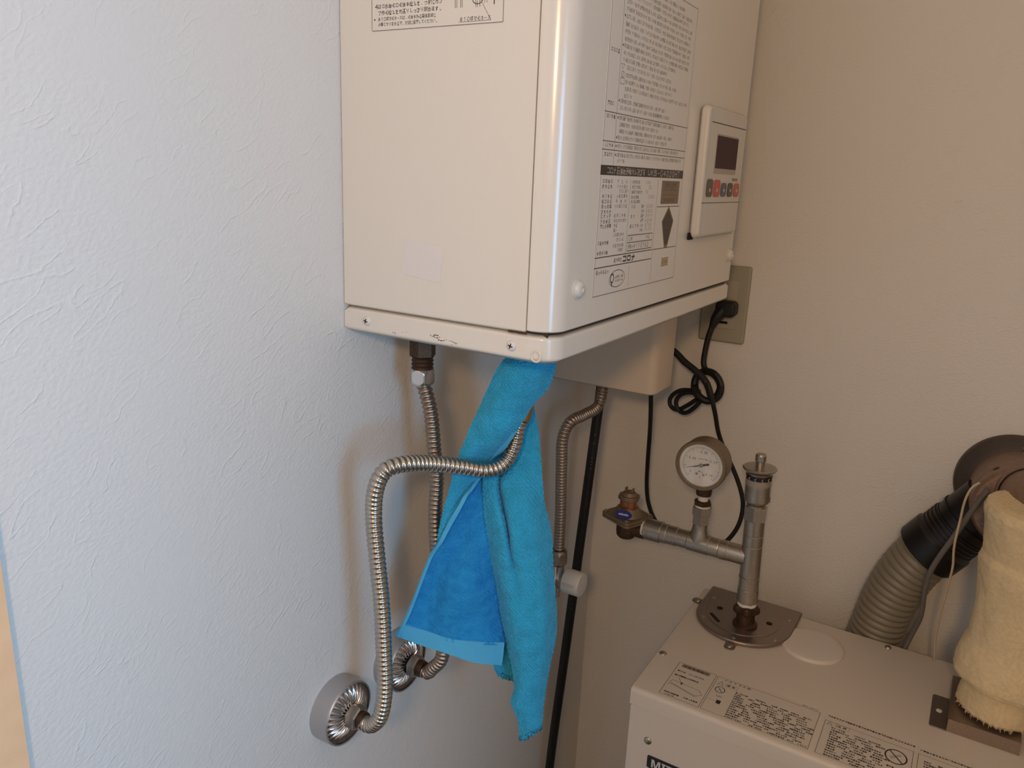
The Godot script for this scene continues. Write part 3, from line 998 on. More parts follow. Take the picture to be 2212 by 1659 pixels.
func fittings() -> void:
	escutcheon(Vector3(0.0, 0.952, 0.634), "chrome fluted wall flange of the near hose, lower left of the towel")
	escutcheon(Vector3(0.0, 0.957, 0.537), "chrome fluted wall flange half hidden behind the near hose and towel hem")
	# near hose
	var o := thing("flexible_hose", "bright corrugated steel hose bent across the front of the blue towel", "hose", Vector3(0.05, 0.952, 0.634))
	var b := MB.new()
	corrugated(b, PackedVector3Array([Vector3(0.036, 0.952, 0.634), Vector3(0.046, 0.951, 0.6355), Vector3(0.0575, 0.957, 0.638), Vector3(0.0697, 0.9742, 0.6400), Vector3(0.0752, 1.0064, 0.6400), Vector3(0.0741, 1.0527, 0.6400), Vector3(0.0714, 1.1019, 0.6400), Vector3(0.0660, 1.1488, 0.6400), Vector3(0.0623, 1.1880, 0.6400), Vector3(0.0688, 1.2187, 0.6440), Vector3(0.0763, 1.2364, 0.6400), Vector3(0.0840, 1.2401, 0.6258), Vector3(0.0930, 1.2331, 0.5929), Vector3(0.1110, 1.2245, 0.5633), Vector3(0.1250, 1.2190, 0.5443), Vector3(0.1320, 1.2217, 0.5239), Vector3(0.1360, 1.2371, 0.5148), Vector3(0.1380, 1.2555, 0.5124), Vector3(0.1400, 1.2645, 0.5102)]), 0.0081, 0.0051, 0.0020)
	part("hose", b, M.steel, o)
	part("hex_nut", hex_nut(along(Vector3(0.0, 0.952, 0.634), Vector3.RIGHT), 0.0225, 0.0245, 0.0385, 0.002), M.satin, o)
	b = MB.new()
	b.lathe([Vector2(0.0, 0.0385), Vector2(0.0086, 0.0385), Vector2(0.0092, 0.041), Vector2(0.0086, 0.0435), Vector2(0.0, 0.0435)], 24, along(Vector3(0.0, 0.952, 0.634), Vector3.RIGHT))
	part("ferrule", b, M.brass_dark, o)
	b = MB.new()
	var top: Vector3 = Vector3(0.1400, 1.2645, 0.5102)
	var end := Vector3(0.146, 1.349, 0.488)
	b.lathe([Vector2(0.0, 0.0), Vector2(0.0082, 0.0), Vector2(0.0098, 0.004), Vector2(0.0098, 0.022), Vector2(0.0075, 0.026), Vector2(0.0075, top.distance_to(end)), Vector2(0.0, top.distance_to(end))], 24, along(top, end - top))
	part("brass_union", b, M.brass, o, "tan brass union behind the towel")
	# far hose
	o = thing("flexible_hose", "corrugated steel hose running straight down behind the blue towel from the dark union", "hose", Vector3(0.05, 0.957, 0.537))
	b = MB.new()
	corrugated(b, PackedVector3Array([Vector3(0.038, 0.957, 0.537), Vector3(0.050, 0.956, 0.538), Vector3(0.0587, 0.9660, 0.5400), Vector3(0.0712, 0.9827, 0.5410), Vector3(0.0740, 1.0017, 0.5420), Vector3(0.0709, 1.0441, 0.5440), Vector3(0.0676, 1.1100, 0.5470), Vector3(0.0665, 1.1604, 0.5500), Vector3(0.0676, 1.1980, 0.5500), Vector3(0.0641, 1.2273, 0.5500), Vector3(0.0588, 1.2674, 0.5500), Vector3(0.0484, 1.2978, 0.5500)]), 0.0076, 0.0051, 0.0020)
	part("hose", b, M.steel_dull, o)
	part("hex_nut", hex_nut(along(Vector3(0.0, 0.957, 0.537), Vector3.RIGHT), 0.0225, 0.0265, 0.0385, 0.002), M.satin, o)
	b = MB.new()
	b.lathe([Vector2(0.0, 0.0385), Vector2(0.0088, 0.0385), Vector2(0.0095, 0.042), Vector2(0.0088, 0.045), Vector2(0.0, 0.045)], 24, along(Vector3(0.0, 0.957, 0.537), Vector3.RIGHT))
	part("ferrule", b, M.brass_dark, o)
	var u := Vector3(0.0480, 0.0, 0.55)
	b = MB.new()
	b.extrude(ngon(0.0130, 6, 0.2), 1.3225, 1.3505, 0.0012, facing_y(u))
	part("union", b, M.brass_dark, o, "dark brown brass union")
	b = MB.new()
	var prof := [Vector2(0.0, 1.307)]
	for i in 9:
		prof.append(Vector2(0.0112 - 0.0012 * (i % 2), 1.307 + i * 0.00195))
	prof.append(Vector2(0.0, 1.3235))
	b.lathe(prof, 28, facing_y(u), 20.0)
	part("thread", b, M.brass_dark, o)
	part("hex_nut", round_nut(facing_y(u) * Transform3D(Basis(Vector3.UP, 0.25), Vector3.ZERO), 0.0116, 1.2935, 1.3115), M.chrome, o)
	# hose near the corner with its stop valve
	o = thing("flexible_hose", "dull corrugated hose between the towel and the black drain hose, under the pipe cover", "hose", Vector3(0.05, 0.96, 0.226))
	b = MB.new()
	corrugated(b, PackedVector3Array([Vector3(0.0735, 1.232, 0.164), Vector3(0.0725, 1.2044, 0.1664), Vector3(0.0690, 1.1853, 0.1697), Vector3(0.0630, 1.1790, 0.1998), Vector3(0.0580, 1.1750, 0.2332), Vector3(0.0540, 1.1555, 0.2436), Vector3(0.0520, 1.1167, 0.2392), Vector3(0.0500, 1.0431, 0.2294), Vector3(0.0500, 0.9770, 0.2271)]), 0.0082, 0.0047, 0.0019)
	part("hose", b, M.steel_dull, o)
	var e: Vector3 = Vector3(0.0500, 0.9723, 0.2266)
	part("hex_nut", round_nut(facing_y(e), 0.0122, -0.0165, 0.007), M.steel_dull, o)
	o = thing("stop_valve", "chrome stop valve with a round cream knob in front of the black drain hose", "valve", e - Vector3(0, 0.07, 0))
	b = MB.new()
	b.lathe([Vector2(0.0, -0.068), Vector2(0.0052, -0.068), Vector2(0.0058, -0.066), Vector2(0.0058, -0.052), Vector2(0.0095, -0.049), Vector2(0.0115, -0.044), Vector2(0.0115, -0.034), Vector2(0.0098, -0.031), Vector2(0.0098, -0.017), Vector2(0.0, -0.017)], 28, facing_y(e))
	b.lathe([Vector2(0.0, 0.0), Vector2(0.009, 0.0), Vector2(0.009, 0.055), Vector2(0.0, 0.055)], 24, along(e + Vector3(0, -0.036, 0), Vector3(-1, 0.0, 0.0)))
	part("body", b, M.chrome, o)
	b = MB.new()
	var kx := along(e + Vector3(0.0, -0.0375, 0), Vector3.RIGHT)
	b.lathe([Vector2(0.0, 0.009), Vector2(0.0065, 0.009), Vector2(0.0065, 0.016), Vector2(0.0, 0.016)], 24, kx)
	part("stem", b, M.steel_dull, o)
	b = MB.new()
	b.lathe([Vector2(0.0, 0.0135), Vector2(0.0165, 0.0135), Vector2(0.0178, 0.015), Vector2(0.0178, 0.038), Vector2(0.0165, 0.0405), Vector2(0.006, 0.0412), Vector2(0.0, 0.0412)], 40, kx, 50.0)
	var kn := part("knob", b, M.plastic, o)
	b = MB.new()
	b.box(e + Vector3(0.0255, -0.0345, 0.0175), Vector3(0.019, 0.0035, 0.0016), 0.0005)
	part("knob_mark", b, M.plastic_cover, kn)
	# black drain hose
	o = thing("drain_hose", "straight black rubber drain hose leaning down the wall corner under the pipe cover", "hose", Vector3(0.0, 0.0, 0.2))
	b = MB.new()
	var t0: Vector3 = Vector3(0.0621, 1.1985, 0.1480)
	var t1: Vector3 = Vector3(0.0265, 0.5452, 0.1650)
	pipe(b, PackedVector3Array([t0 + (t0 - t1) * 0.03, t0, t0.lerp(t1, 0.33), t0.lerp(t1, 0.66), t1, t1 + (t1 - t0) * 0.35 + Vector3(0.008, 0, 0), t1 + (t1 - t0) * 0.62 + Vector3(0.022, 0, 0.0), Vector3(0.024, 0.012, 0.2)]), 0.0073, 24, 0.01)
	part("hose", b, M.black, o)
	b = MB.new()
	for q in [0.095, 0.115, 0.150, 0.158, 0.166, 0.176, 0.520, 0.535]:
		b.ball(t0.lerp(t1, q) + Vector3(0.45, 0.1, 0.89).normalized() * 0.0071, Vector3(0.0009, 0.0014 if q < 0.12 else 0.0009, 0.0006), 8)
	part("printed_dots", b, plain_mat(Color(0.42, 0.42, 0.44), 0.5), o).set_meta("kind", "stuff")


# ---------------------------------------------------------------- the towel

func spline(a: Vector3, b: Vector3, c: Vector3, d: Vector3, t: float) -> Vector3:
	return b.cubic_interpolate(c, a, d, t)


func cloth(ctrl: Array, nu: int, nv: int, thick: float, fluff: float, seed_: int, ragged := 0.0) -> MB:
	var rows: int = ctrl.size()
	var cols: int = ctrl[0].size()
	var nz := FastNoiseLite.new()
	nz.seed = seed_
	nz.frequency = 680.0
	nz.fractal_octaves = 2
	var nl := FastNoiseLite.new()
	nl.seed = seed_ + 1
	nl.frequency = 18.0
	var pts := []
	for i in nv + 1:
		var fy := float(i) / nv * (rows - 1)
		var iy := mini(int(fy), rows - 2)
		var ty := fy - iy
		var line := PackedVector3Array()
		for j in cols:
			line.append(spline(ctrl[maxi(iy - 1, 0)][j], ctrl[iy][j], ctrl[iy + 1][j], ctrl[mini(iy + 2, rows - 1)][j], ty))
		var row := PackedVector3Array()
		for j in nu + 1:
			var fx := float(j) / nu * (cols - 1)
			var ix := mini(int(fx), cols - 2)
			row.append(spline(line[maxi(ix - 1, 0)], line[ix], line[ix + 1], line[mini(ix + 2, cols - 1)], fx - ix))
		pts.append(row)
	var front := []
	var rear := []
	for i in nv + 1:
		var f := PackedVector3Array()
		var r := PackedVector3Array()
		for j in nu + 1:
			var du: Vector3 = pts[i][mini(j + 1, nu)] - pts[i][maxi(j - 1, 0)]
			var dv: Vector3 = pts[mini(i + 1, nv)][j] - pts[maxi(i - 1, 0)][j]
			var nrm := du.cross(dv).normalized()
			if nrm.dot(Vector3(0.5, 0.2, 0.83)) < 0.0:
				nrm = -nrm
			var p: Vector3 = pts[i][j]
			if ragged > 0.0 and i > nv - 6:
				p += Vector3(nz.get_noise_2d(j * 0.011, 3.3), nz.get_noise_2d(j * 0.017, 9.1) * 1.6, 0) * ragged * (i - nv + 6) / 6.0
			var rib := sin((p.x * 0.64 - p.z * 0.38 + p.y * 0.66) * TAU / 0.0027 + nl.get_noise_3d(p.z, p.x, p.y) * 5.0)
			var puff := nz.get_noise_3d(p.x, p.y, p.z) * fluff + rib * fluff * 0.22 + nl.get_noise_3d(p.x, p.y, p.z) * 0.0016
			f.append(p + nrm * (thick / 2 + puff))
			r.append(p - nrm * (thick / 2 - puff * 0.5))
		front.append(f)
		rear.append(r)
	var b := MB.new()
	b.grid(front, false, true)
	b.grid(rear)
	for e in [0, nv]:
		b.grid([front[e], rear[e]])
	for e in [0, nu]:
		var f := PackedVector3Array()
		var r := PackedVector3Array()
		for i in nv + 1:
			f.append(front[i][e])
			r.append(rear[i][e])
		b.grid([f, r])
	return b


func towel() -> void:
	var o := thing("towel", "bright blue terry towel knotted under the heater and hanging in folds over the hoses", "towel", Vector3(0.14, 0.9, 0.5))
	part("front_fold", cloth([[Vector3(0.1409, 1.3355, 0.5380), Vector3(0.1571, 1.3384, 0.5400), Vector3(0.1724, 1.3402, 0.5367), Vector3(0.1828, 1.3397, 0.5246)],
		[Vector3(0.1320, 1.3207, 0.5433), Vector3(0.1535, 1.3252, 0.5479), Vector3(0.1708, 1.3258, 0.5411), Vector3(0.1800, 1.3243, 0.5204)],
		[Vector3(0.1216, 1.3003, 0.5414), Vector3(0.1453, 1.3058, 0.5470), Vector3(0.1612, 1.3062, 0.5399), Vector3(0.1728, 1.3056, 0.5189)],
		[Vector3(0.1116, 1.2772, 0.5404), Vector3(0.1339, 1.2848, 0.5480), Vector3(0.1499, 1.2870, 0.5407), Vector3(0.1597, 1.2880, 0.5209)],
		[Vector3(0.1030, 1.2519, 0.5466), Vector3(0.1219, 1.2563, 0.5482), Vector3(0.1374, 1.2583, 0.5436), Vector3(0.1452, 1.2594, 0.5273)],
		[Vector3(0.0943, 1.2269, 0.5507), Vector3(0.1052, 1.2289, 0.5488), Vector3(0.1105, 1.2251, 0.5352), Vector3(0.1161, 1.2222, 0.5214)],
		[Vector3(0.0887, 1.1989, 0.5552), Vector3(0.0954, 1.1993, 0.5512), Vector3(0.0987, 1.1968, 0.5411), Vector3(0.1028, 1.1953, 0.5305)],
		[Vector3(0.0844, 1.1680, 0.5601), Vector3(0.0887, 1.1690, 0.5598), Vector3(0.0917, 1.1698, 0.5569), Vector3(0.0968, 1.1729, 0.5561)],
		[Vector3(0.0819, 1.1396, 0.5639), Vector3(0.0829, 1.1402, 0.5644), Vector3(0.0816, 1.1392, 0.5618), Vector3(0.0826, 1.1402, 0.5623)]], 120, 400, 0.0036, 0.0013, 1), M.towel, o)
	part("side_hem", cloth([[Vector3(0.1430, 1.2574, 0.5321), Vector3(0.1462, 1.2596, 0.5272)],
		[Vector3(0.1293, 1.2369, 0.5310), Vector3(0.1332, 1.2398, 0.5263)],
		[Vector3(0.1114, 1.2170, 0.5242), Vector3(0.1157, 1.2207, 0.5181)],
		[Vector3(0.1029, 1.1995, 0.5292), Vector3(0.1068, 1.2046, 0.5234)],
		[Vector3(0.1026, 1.1874, 0.5504), Vector3(0.1073, 1.1938, 0.5453)],
		[Vector3(0.0966, 1.1712, 0.5598), Vector3(0.1023, 1.1760, 0.5552)],
		[Vector3(0.0903, 1.1551, 0.5647), Vector3(0.0953, 1.1590, 0.5606)],
		[Vector3(0.0840, 1.1359, 0.5696), Vector3(0.0885, 1.1408, 0.5658)],
		[Vector3(0.0765, 1.1201, 0.5741), Vector3(0.0795, 1.1228, 0.5711)],
		[Vector3(0.0701, 1.0957, 0.5791), Vector3(0.0727, 1.0980, 0.5764)],
		[Vector3(0.0632, 1.0694, 0.5844), Vector3(0.0654, 1.0706, 0.5819)],
		[Vector3(0.0557, 1.0454, 0.5900), Vector3(0.0575, 1.0449, 0.5878)],
		[Vector3(0.0512, 1.0322, 0.5927), Vector3(0.0530, 1.0305, 0.5904)]], 6, 160, 0.0030, 0.0002, 5), M.towel_hem, o, "narrow pale woven hem")
	part("inner_fold", cloth([[Vector3(0.1016, 1.1992, 0.5230), Vector3(0.1046, 1.1990, 0.5201), Vector3(0.1076, 1.1988, 0.5171), Vector3(0.1105, 1.1985, 0.5142), Vector3(0.1135, 1.1983, 0.5112), Vector3(0.1165, 1.1981, 0.5083)],
		[Vector3(0.0969, 1.1824, 0.5445), Vector3(0.0984, 1.1800, 0.5366), Vector3(0.1014, 1.1786, 0.5301), Vector3(0.1075, 1.1789, 0.5265), Vector3(0.1115, 1.1775, 0.5194), Vector3(0.1165, 1.1753, 0.5094)],
		[Vector3(0.0891, 1.1575, 0.5584), Vector3(0.0919, 1.1545, 0.5486), Vector3(0.0961, 1.1517, 0.5379), Vector3(0.1054, 1.1530, 0.5347), Vector3(0.1137, 1.1526, 0.5274), Vector3(0.1205, 1.1476, 0.5094)],
		[Vector3(0.0786, 1.1296, 0.5670), Vector3(0.0860, 1.1271, 0.5556), Vector3(0.0960, 1.1257, 0.5450), Vector3(0.1087, 1.1279, 0.5409), Vector3(0.1180, 1.1264, 0.5307), Vector3(0.1267, 1.1197, 0.5081)],
		[Vector3(0.0714, 1.1063, 0.5725), Vector3(0.0803, 1.1021, 0.5590), Vector3(0.0987, 1.1052, 0.5562), Vector3(0.1140, 1.1070, 0.5494), Vector3(0.1208, 1.1001, 0.5290), Vector3(0.1299, 1.0918, 0.5038)],
		[Vector3(0.0649, 1.0801, 0.5775), Vector3(0.0762, 1.0763, 0.5649), Vector3(0.0991, 1.0826, 0.5641), Vector3(0.1172, 1.0825, 0.5545), Vector3(0.1258, 1.0730, 0.5307), Vector3(0.1339, 1.0607, 0.5014)],
		[Vector3(0.0595, 1.0600, 0.5819), Vector3(0.0736, 1.0546, 0.5689), Vector3(0.0975, 1.0558, 0.5651), Vector3(0.1166, 1.0548, 0.5548), Vector3(0.1292, 1.0478, 0.5345), Vector3(0.1358, 1.0346, 0.5072)],
		[Vector3(0.0532, 1.0418, 0.5869), Vector3(0.0721, 1.0328, 0.5721), Vector3(0.1004, 1.0301, 0.5657), Vector3(0.1245, 1.0288, 0.5525), Vector3(0.1373, 1.0240, 0.5366), Vector3(0.1394, 1.0120, 0.5133)]], 150, 260, 0.0032, 0.0009, 2), M.towel_flat, o, "smoother deep blue inner side")
	part("bottom_hem", cloth([[Vector3(0.0558, 1.0461, 0.5871), Vector3(0.0738, 1.0371, 0.5728), Vector3(0.1020, 1.0344, 0.5665), Vector3(0.1252, 1.0330, 0.5538), Vector3(0.1419, 1.0241, 0.5275)],
		[Vector3(0.0516, 1.0388, 0.5895), Vector3(0.0706, 1.0282, 0.5747), Vector3(0.0984, 1.0260, 0.5686), Vector3(0.1234, 1.0209, 0.5548), Vector3(0.1420, 1.0113, 0.5286)],
		[Vector3(0.0483, 1.0326, 0.5915), Vector3(0.0677, 1.0203, 0.5764), Vector3(0.0948, 1.0182, 0.5707), Vector3(0.1216, 1.0093, 0.5559), Vector3(0.1413, 0.9985, 0.5302)]], 90, 14, 0.0034, 0.0002, 6), M.towel_hem, o, "pale woven bottom hem")
	part("back_fold", cloth([[Vector3(0.1090, 1.2714, 0.4906), Vector3(0.1160, 1.2728, 0.4911), Vector3(0.1219, 1.2736, 0.4899), Vector3(0.1268, 1.2739, 0.4870), Vector3(0.1306, 1.2735, 0.4824), Vector3(0.1336, 1.2726, 0.4760)],
		[Vector3(0.1038, 1.2432, 0.4984), Vector3(0.1134, 1.2452, 0.4974), Vector3(0.1218, 1.2465, 0.4946), Vector3(0.1292, 1.2472, 0.4902), Vector3(0.1357, 1.2472, 0.4840), Vector3(0.1412, 1.2466, 0.4761)],
		[Vector3(0.1027, 1.2178, 0.5084), Vector3(0.1135, 1.2194, 0.5054), Vector3(0.1226, 1.2199, 0.5000), Vector3(0.1323, 1.2207, 0.4954), Vector3(0.1415, 1.2212, 0.4899), Vector3(0.1487, 1.2202, 0.4809)],
		[Vector3(0.1090, 1.1993, 0.5256), Vector3(0.1204, 1.2014, 0.5234), Vector3(0.1200, 1.1976, 0.5120), Vector3(0.1301, 1.2019, 0.5177), Vector3(0.1434, 1.2011, 0.5051), Vector3(0.1544, 1.1979, 0.4868)],
		[Vector3(0.1112, 1.1748, 0.5266), Vector3(0.1275, 1.1802, 0.5297), Vector3(0.1264, 1.1748, 0.5152), Vector3(0.1390, 1.1816, 0.5252), Vector3(0.1544, 1.1820, 0.5148), Vector3(0.1613, 1.1758, 0.4920)],
		[Vector3(0.1165, 1.1484, 0.5281), Vector3(0.1379, 1.1568, 0.5340), Vector3(0.1349, 1.1494, 0.5171), Vector3(0.1480, 1.1577, 0.5291), Vector3(0.1633, 1.1572, 0.5165), Vector3(0.1688, 1.1485, 0.4899)],
		[Vector3(0.1221, 1.1178, 0.5259), Vector3(0.1438, 1.1288, 0.5362), Vector3(0.1458, 1.1250, 0.5257), Vector3(0.1568, 1.1305, 0.5308), Vector3(0.1695, 1.1277, 0.5151), Vector3(0.1729, 1.1185, 0.4909)],
		[Vector3(0.1281, 1.0855, 0.5235), Vector3(0.1478, 1.0975, 0.5339), Vector3(0.1575, 1.0988, 0.5281), Vector3(0.1687, 1.1017, 0.5249), Vector3(0.1770, 1.1013, 0.5164), Vector3(0.1777, 1.0915, 0.4927)],
		[Vector3(0.1344, 1.0527, 0.5221), Vector3(0.1536, 1.0654, 0.5327), Vector3(0.1650, 1.0689, 0.5306), Vector3(0.1743, 1.0699, 0.5250), Vector3(0.1819, 1.0685, 0.5159), Vector3(0.1823, 1.0575, 0.4923)],
		[Vector3(0.1420, 1.0217, 0.5210), Vector3(0.1590, 1.0344, 0.5307), Vector3(0.1697, 1.0392, 0.5301), Vector3(0.1775, 1.0401, 0.5243), Vector3(0.1840, 1.0391, 0.5158), Vector3(0.1842, 1.0290, 0.4946)],
		[Vector3(0.1510, 0.9946, 0.5214), Vector3(0.1641, 1.0057, 0.5288), Vector3(0.1730, 1.0112, 0.5293), Vector3(0.1791, 1.0125, 0.5245), Vector3(0.1838, 1.0117, 0.5171), Vector3(0.1840, 1.0042, 0.5006)],
		[Vector3(0.1565, 0.9728, 0.5240), Vector3(0.1670, 0.9821, 0.5294), Vector3(0.1744, 0.9870, 0.5296), Vector3(0.1794, 0.9882, 0.5255), Vector3(0.1830, 0.9873, 0.5186), Vector3(0.1836, 0.9814, 0.5055)],
		[Vector3(0.1557, 0.9577, 0.5280), Vector3(0.1652, 0.9641, 0.5316), Vector3(0.1728, 0.9674, 0.5318), Vector3(0.1779, 0.9670, 0.5276), Vector3(0.1820, 0.9650, 0.5216), Vector3(0.1835, 0.9585, 0.5102)],
		[Vector3(0.1638, 0.9390, 0.5266), Vector3(0.1709, 0.9445, 0.5294), Vector3(0.1765, 0.9475, 0.5295), Vector3(0.1802, 0.9474, 0.5261), Vector3(0.1835, 0.9465, 0.5219), Vector3(0.1849, 0.9426, 0.5140)],
		[Vector3(0.1682, 0.9164, 0.5263), Vector3(0.1736, 0.9229, 0.5278), Vector3(0.1780, 0.9277, 0.5275), Vector3(0.1809, 0.9301, 0.5246), Vector3(0.1834, 0.9317, 0.5207), Vector3(0.1855, 0.9325, 0.5160)]], 170, 520, 0.0038, 0.0013, 3, 0.006), M.towel, o)
	part("rear_corner", cloth([[Vector3(0.1142, 1.0243, 0.5190), Vector3(0.1281, 1.0250, 0.5084), Vector3(0.1407, 1.0256, 0.4973)],
		[Vector3(0.1233, 0.9754, 0.5135), Vector3(0.1311, 0.9722, 0.5066), Vector3(0.1410, 0.9695, 0.4972)],
		[Vector3(0.1314, 0.9677, 0.5087), Vector3(0.1367, 0.9631, 0.5033), Vector3(0.1415, 0.9566, 0.4969)]], 40, 70, 0.0034, 0.0016, 4, 0.003), M.towel, o)


# ---------------------------------------------------------------- the boiler

const LID := 0.9098

func boiler() -> void:
	var o := thing("boiler", "cream floor-standing boiler by the back wall with a metal pipe plate on top", "boiler", Vector3(0.5, 0.0, 0.23))
	var b := MB.new()
	b.box(Vector3(0.52, 0.466, 0.2265), Vector3(0.580, 0.841, 0.281), 0.0025)
	var body := part("body", b, M.boiler_front, o)
	b = MB.new()
	var prof := PackedVector2Array()      # lid section across z, drawn along x
	prof.append(Vector2(0.0848, LID - 0.022))
	prof.append(Vector2(0.0848, LID))
	for i in 7:
		prof.append(Vector2(0.3690 - 0.006, LID - 0.006) + Vector2.from_angle(PI / 2 * (1.0 - i / 6.0)) * 0.006)
	prof.append(Vector2(0.3690, LID - 0.0222))
	b.extrude(prof, 0.2278, 0.812, 0.0015, Transform3D(Basis(Vector3.BACK, Vector3.RIGHT, Vector3.UP), Vector3.ZERO))
	var lid := part("lid", b, M.boiler, o)
	b = MB.new()
	b.box(Vector3(0.52, 0.02, 0.2265), Vector3(0.54, 0.04, 0.25), 0.002)
	part("plinth", b, M.inside, o)
	for p in [[Vector3(0.2358, LID, 0.2808), 0], [Vector3(0.2555, 0.8444, 0.3672), 1]]:
		b = MB.new()
		screw(b, facing_z(p[0]) if p[1] else facing_y(p[0]), 0.0050, 0.0022)
		part("screw", b, M.satin, lid if p[1] == 0 else body)
	b = MB.new()
	screw(b, facing_y(Vector3(0.482, LID, 0.094)), 0.0045, 0.003)
	part("screw", b, M.satin, lid)
	# name plate
	b = MB.new()
	b.extrude(rrect(0.0, -0.0175, 0.098, 0.0, 0.0022, 4), 0.0, 0.0012, 0.0004, facing_z(Vector3(0.2572, 0.8083, 0.367)))
	var badge := part("name_plate", b, plain_mat(Color(0.12, 0.12, 0.14), 0.35), o)
	var tm := TextMesh.new()
	var font := SystemFont.new()
	font.font_names = PackedStringArray(["Droid Sans"])
	font.font_weight = 700
	tm.font = font
	tm.text = "MITSUBISHI"
	tm.font_size = 64
	tm.pixel_size = 0.0112 / 64 * 1.36
	tm.depth = 0.0006
	tm.horizontal_alignment = HORIZONTAL_ALIGNMENT_LEFT
	tm.vertical_alignment = VERTICAL_ALIGNMENT_CENTER
	var lt := MeshInstance3D.new()
	lt.name = "lettering"
	lt.mesh = tm
	lt.material_override = plain_mat(Color(0.80, 0.79, 0.78), 0.4)
	lt.position = Vector3(0.2618, 0.8166, 0.3684) - org[badge]
	badge.add_child(lt, true)
	# round cap
	b = MB.new()
	b.lathe([Vector2(0.0405, 0.0), Vector2(0.0405, 0.0015), Vector2(0.0395, 0.0032), Vector2(0.0375, 0.0042), Vector2(0.030, 0.0047), Vector2(0.0, 0.0050)], 64, facing_y(Vector3(0.3955, LID, 0.1515)), 60.0)
	part("inspection_cap", b, M.cap, lid)
	# printed notices
	var k := 7.0
	for s in [[0.2602, 0.3092, 0, "safety_valve_notice"], [0.3102, 0.4318, 1, "caution_notice"], [0.4372, 0.5308, 2, "warning_notice"], [0.5345, 0.640, 3, "burn_notice"]]:
		b = MB.new()
		b.extrude(rrect(s[0], 0.2832, s[1], 0.3598, 0.0015, 3), LID, LID + 0.0002, 0.0, facing_y(Vector3.ZERO))
		part(s[3], b, printed(notice(s[2], s[0] * 1000, s[1] * 1000, k), 0.5), lid)
	pipe_plate(o)


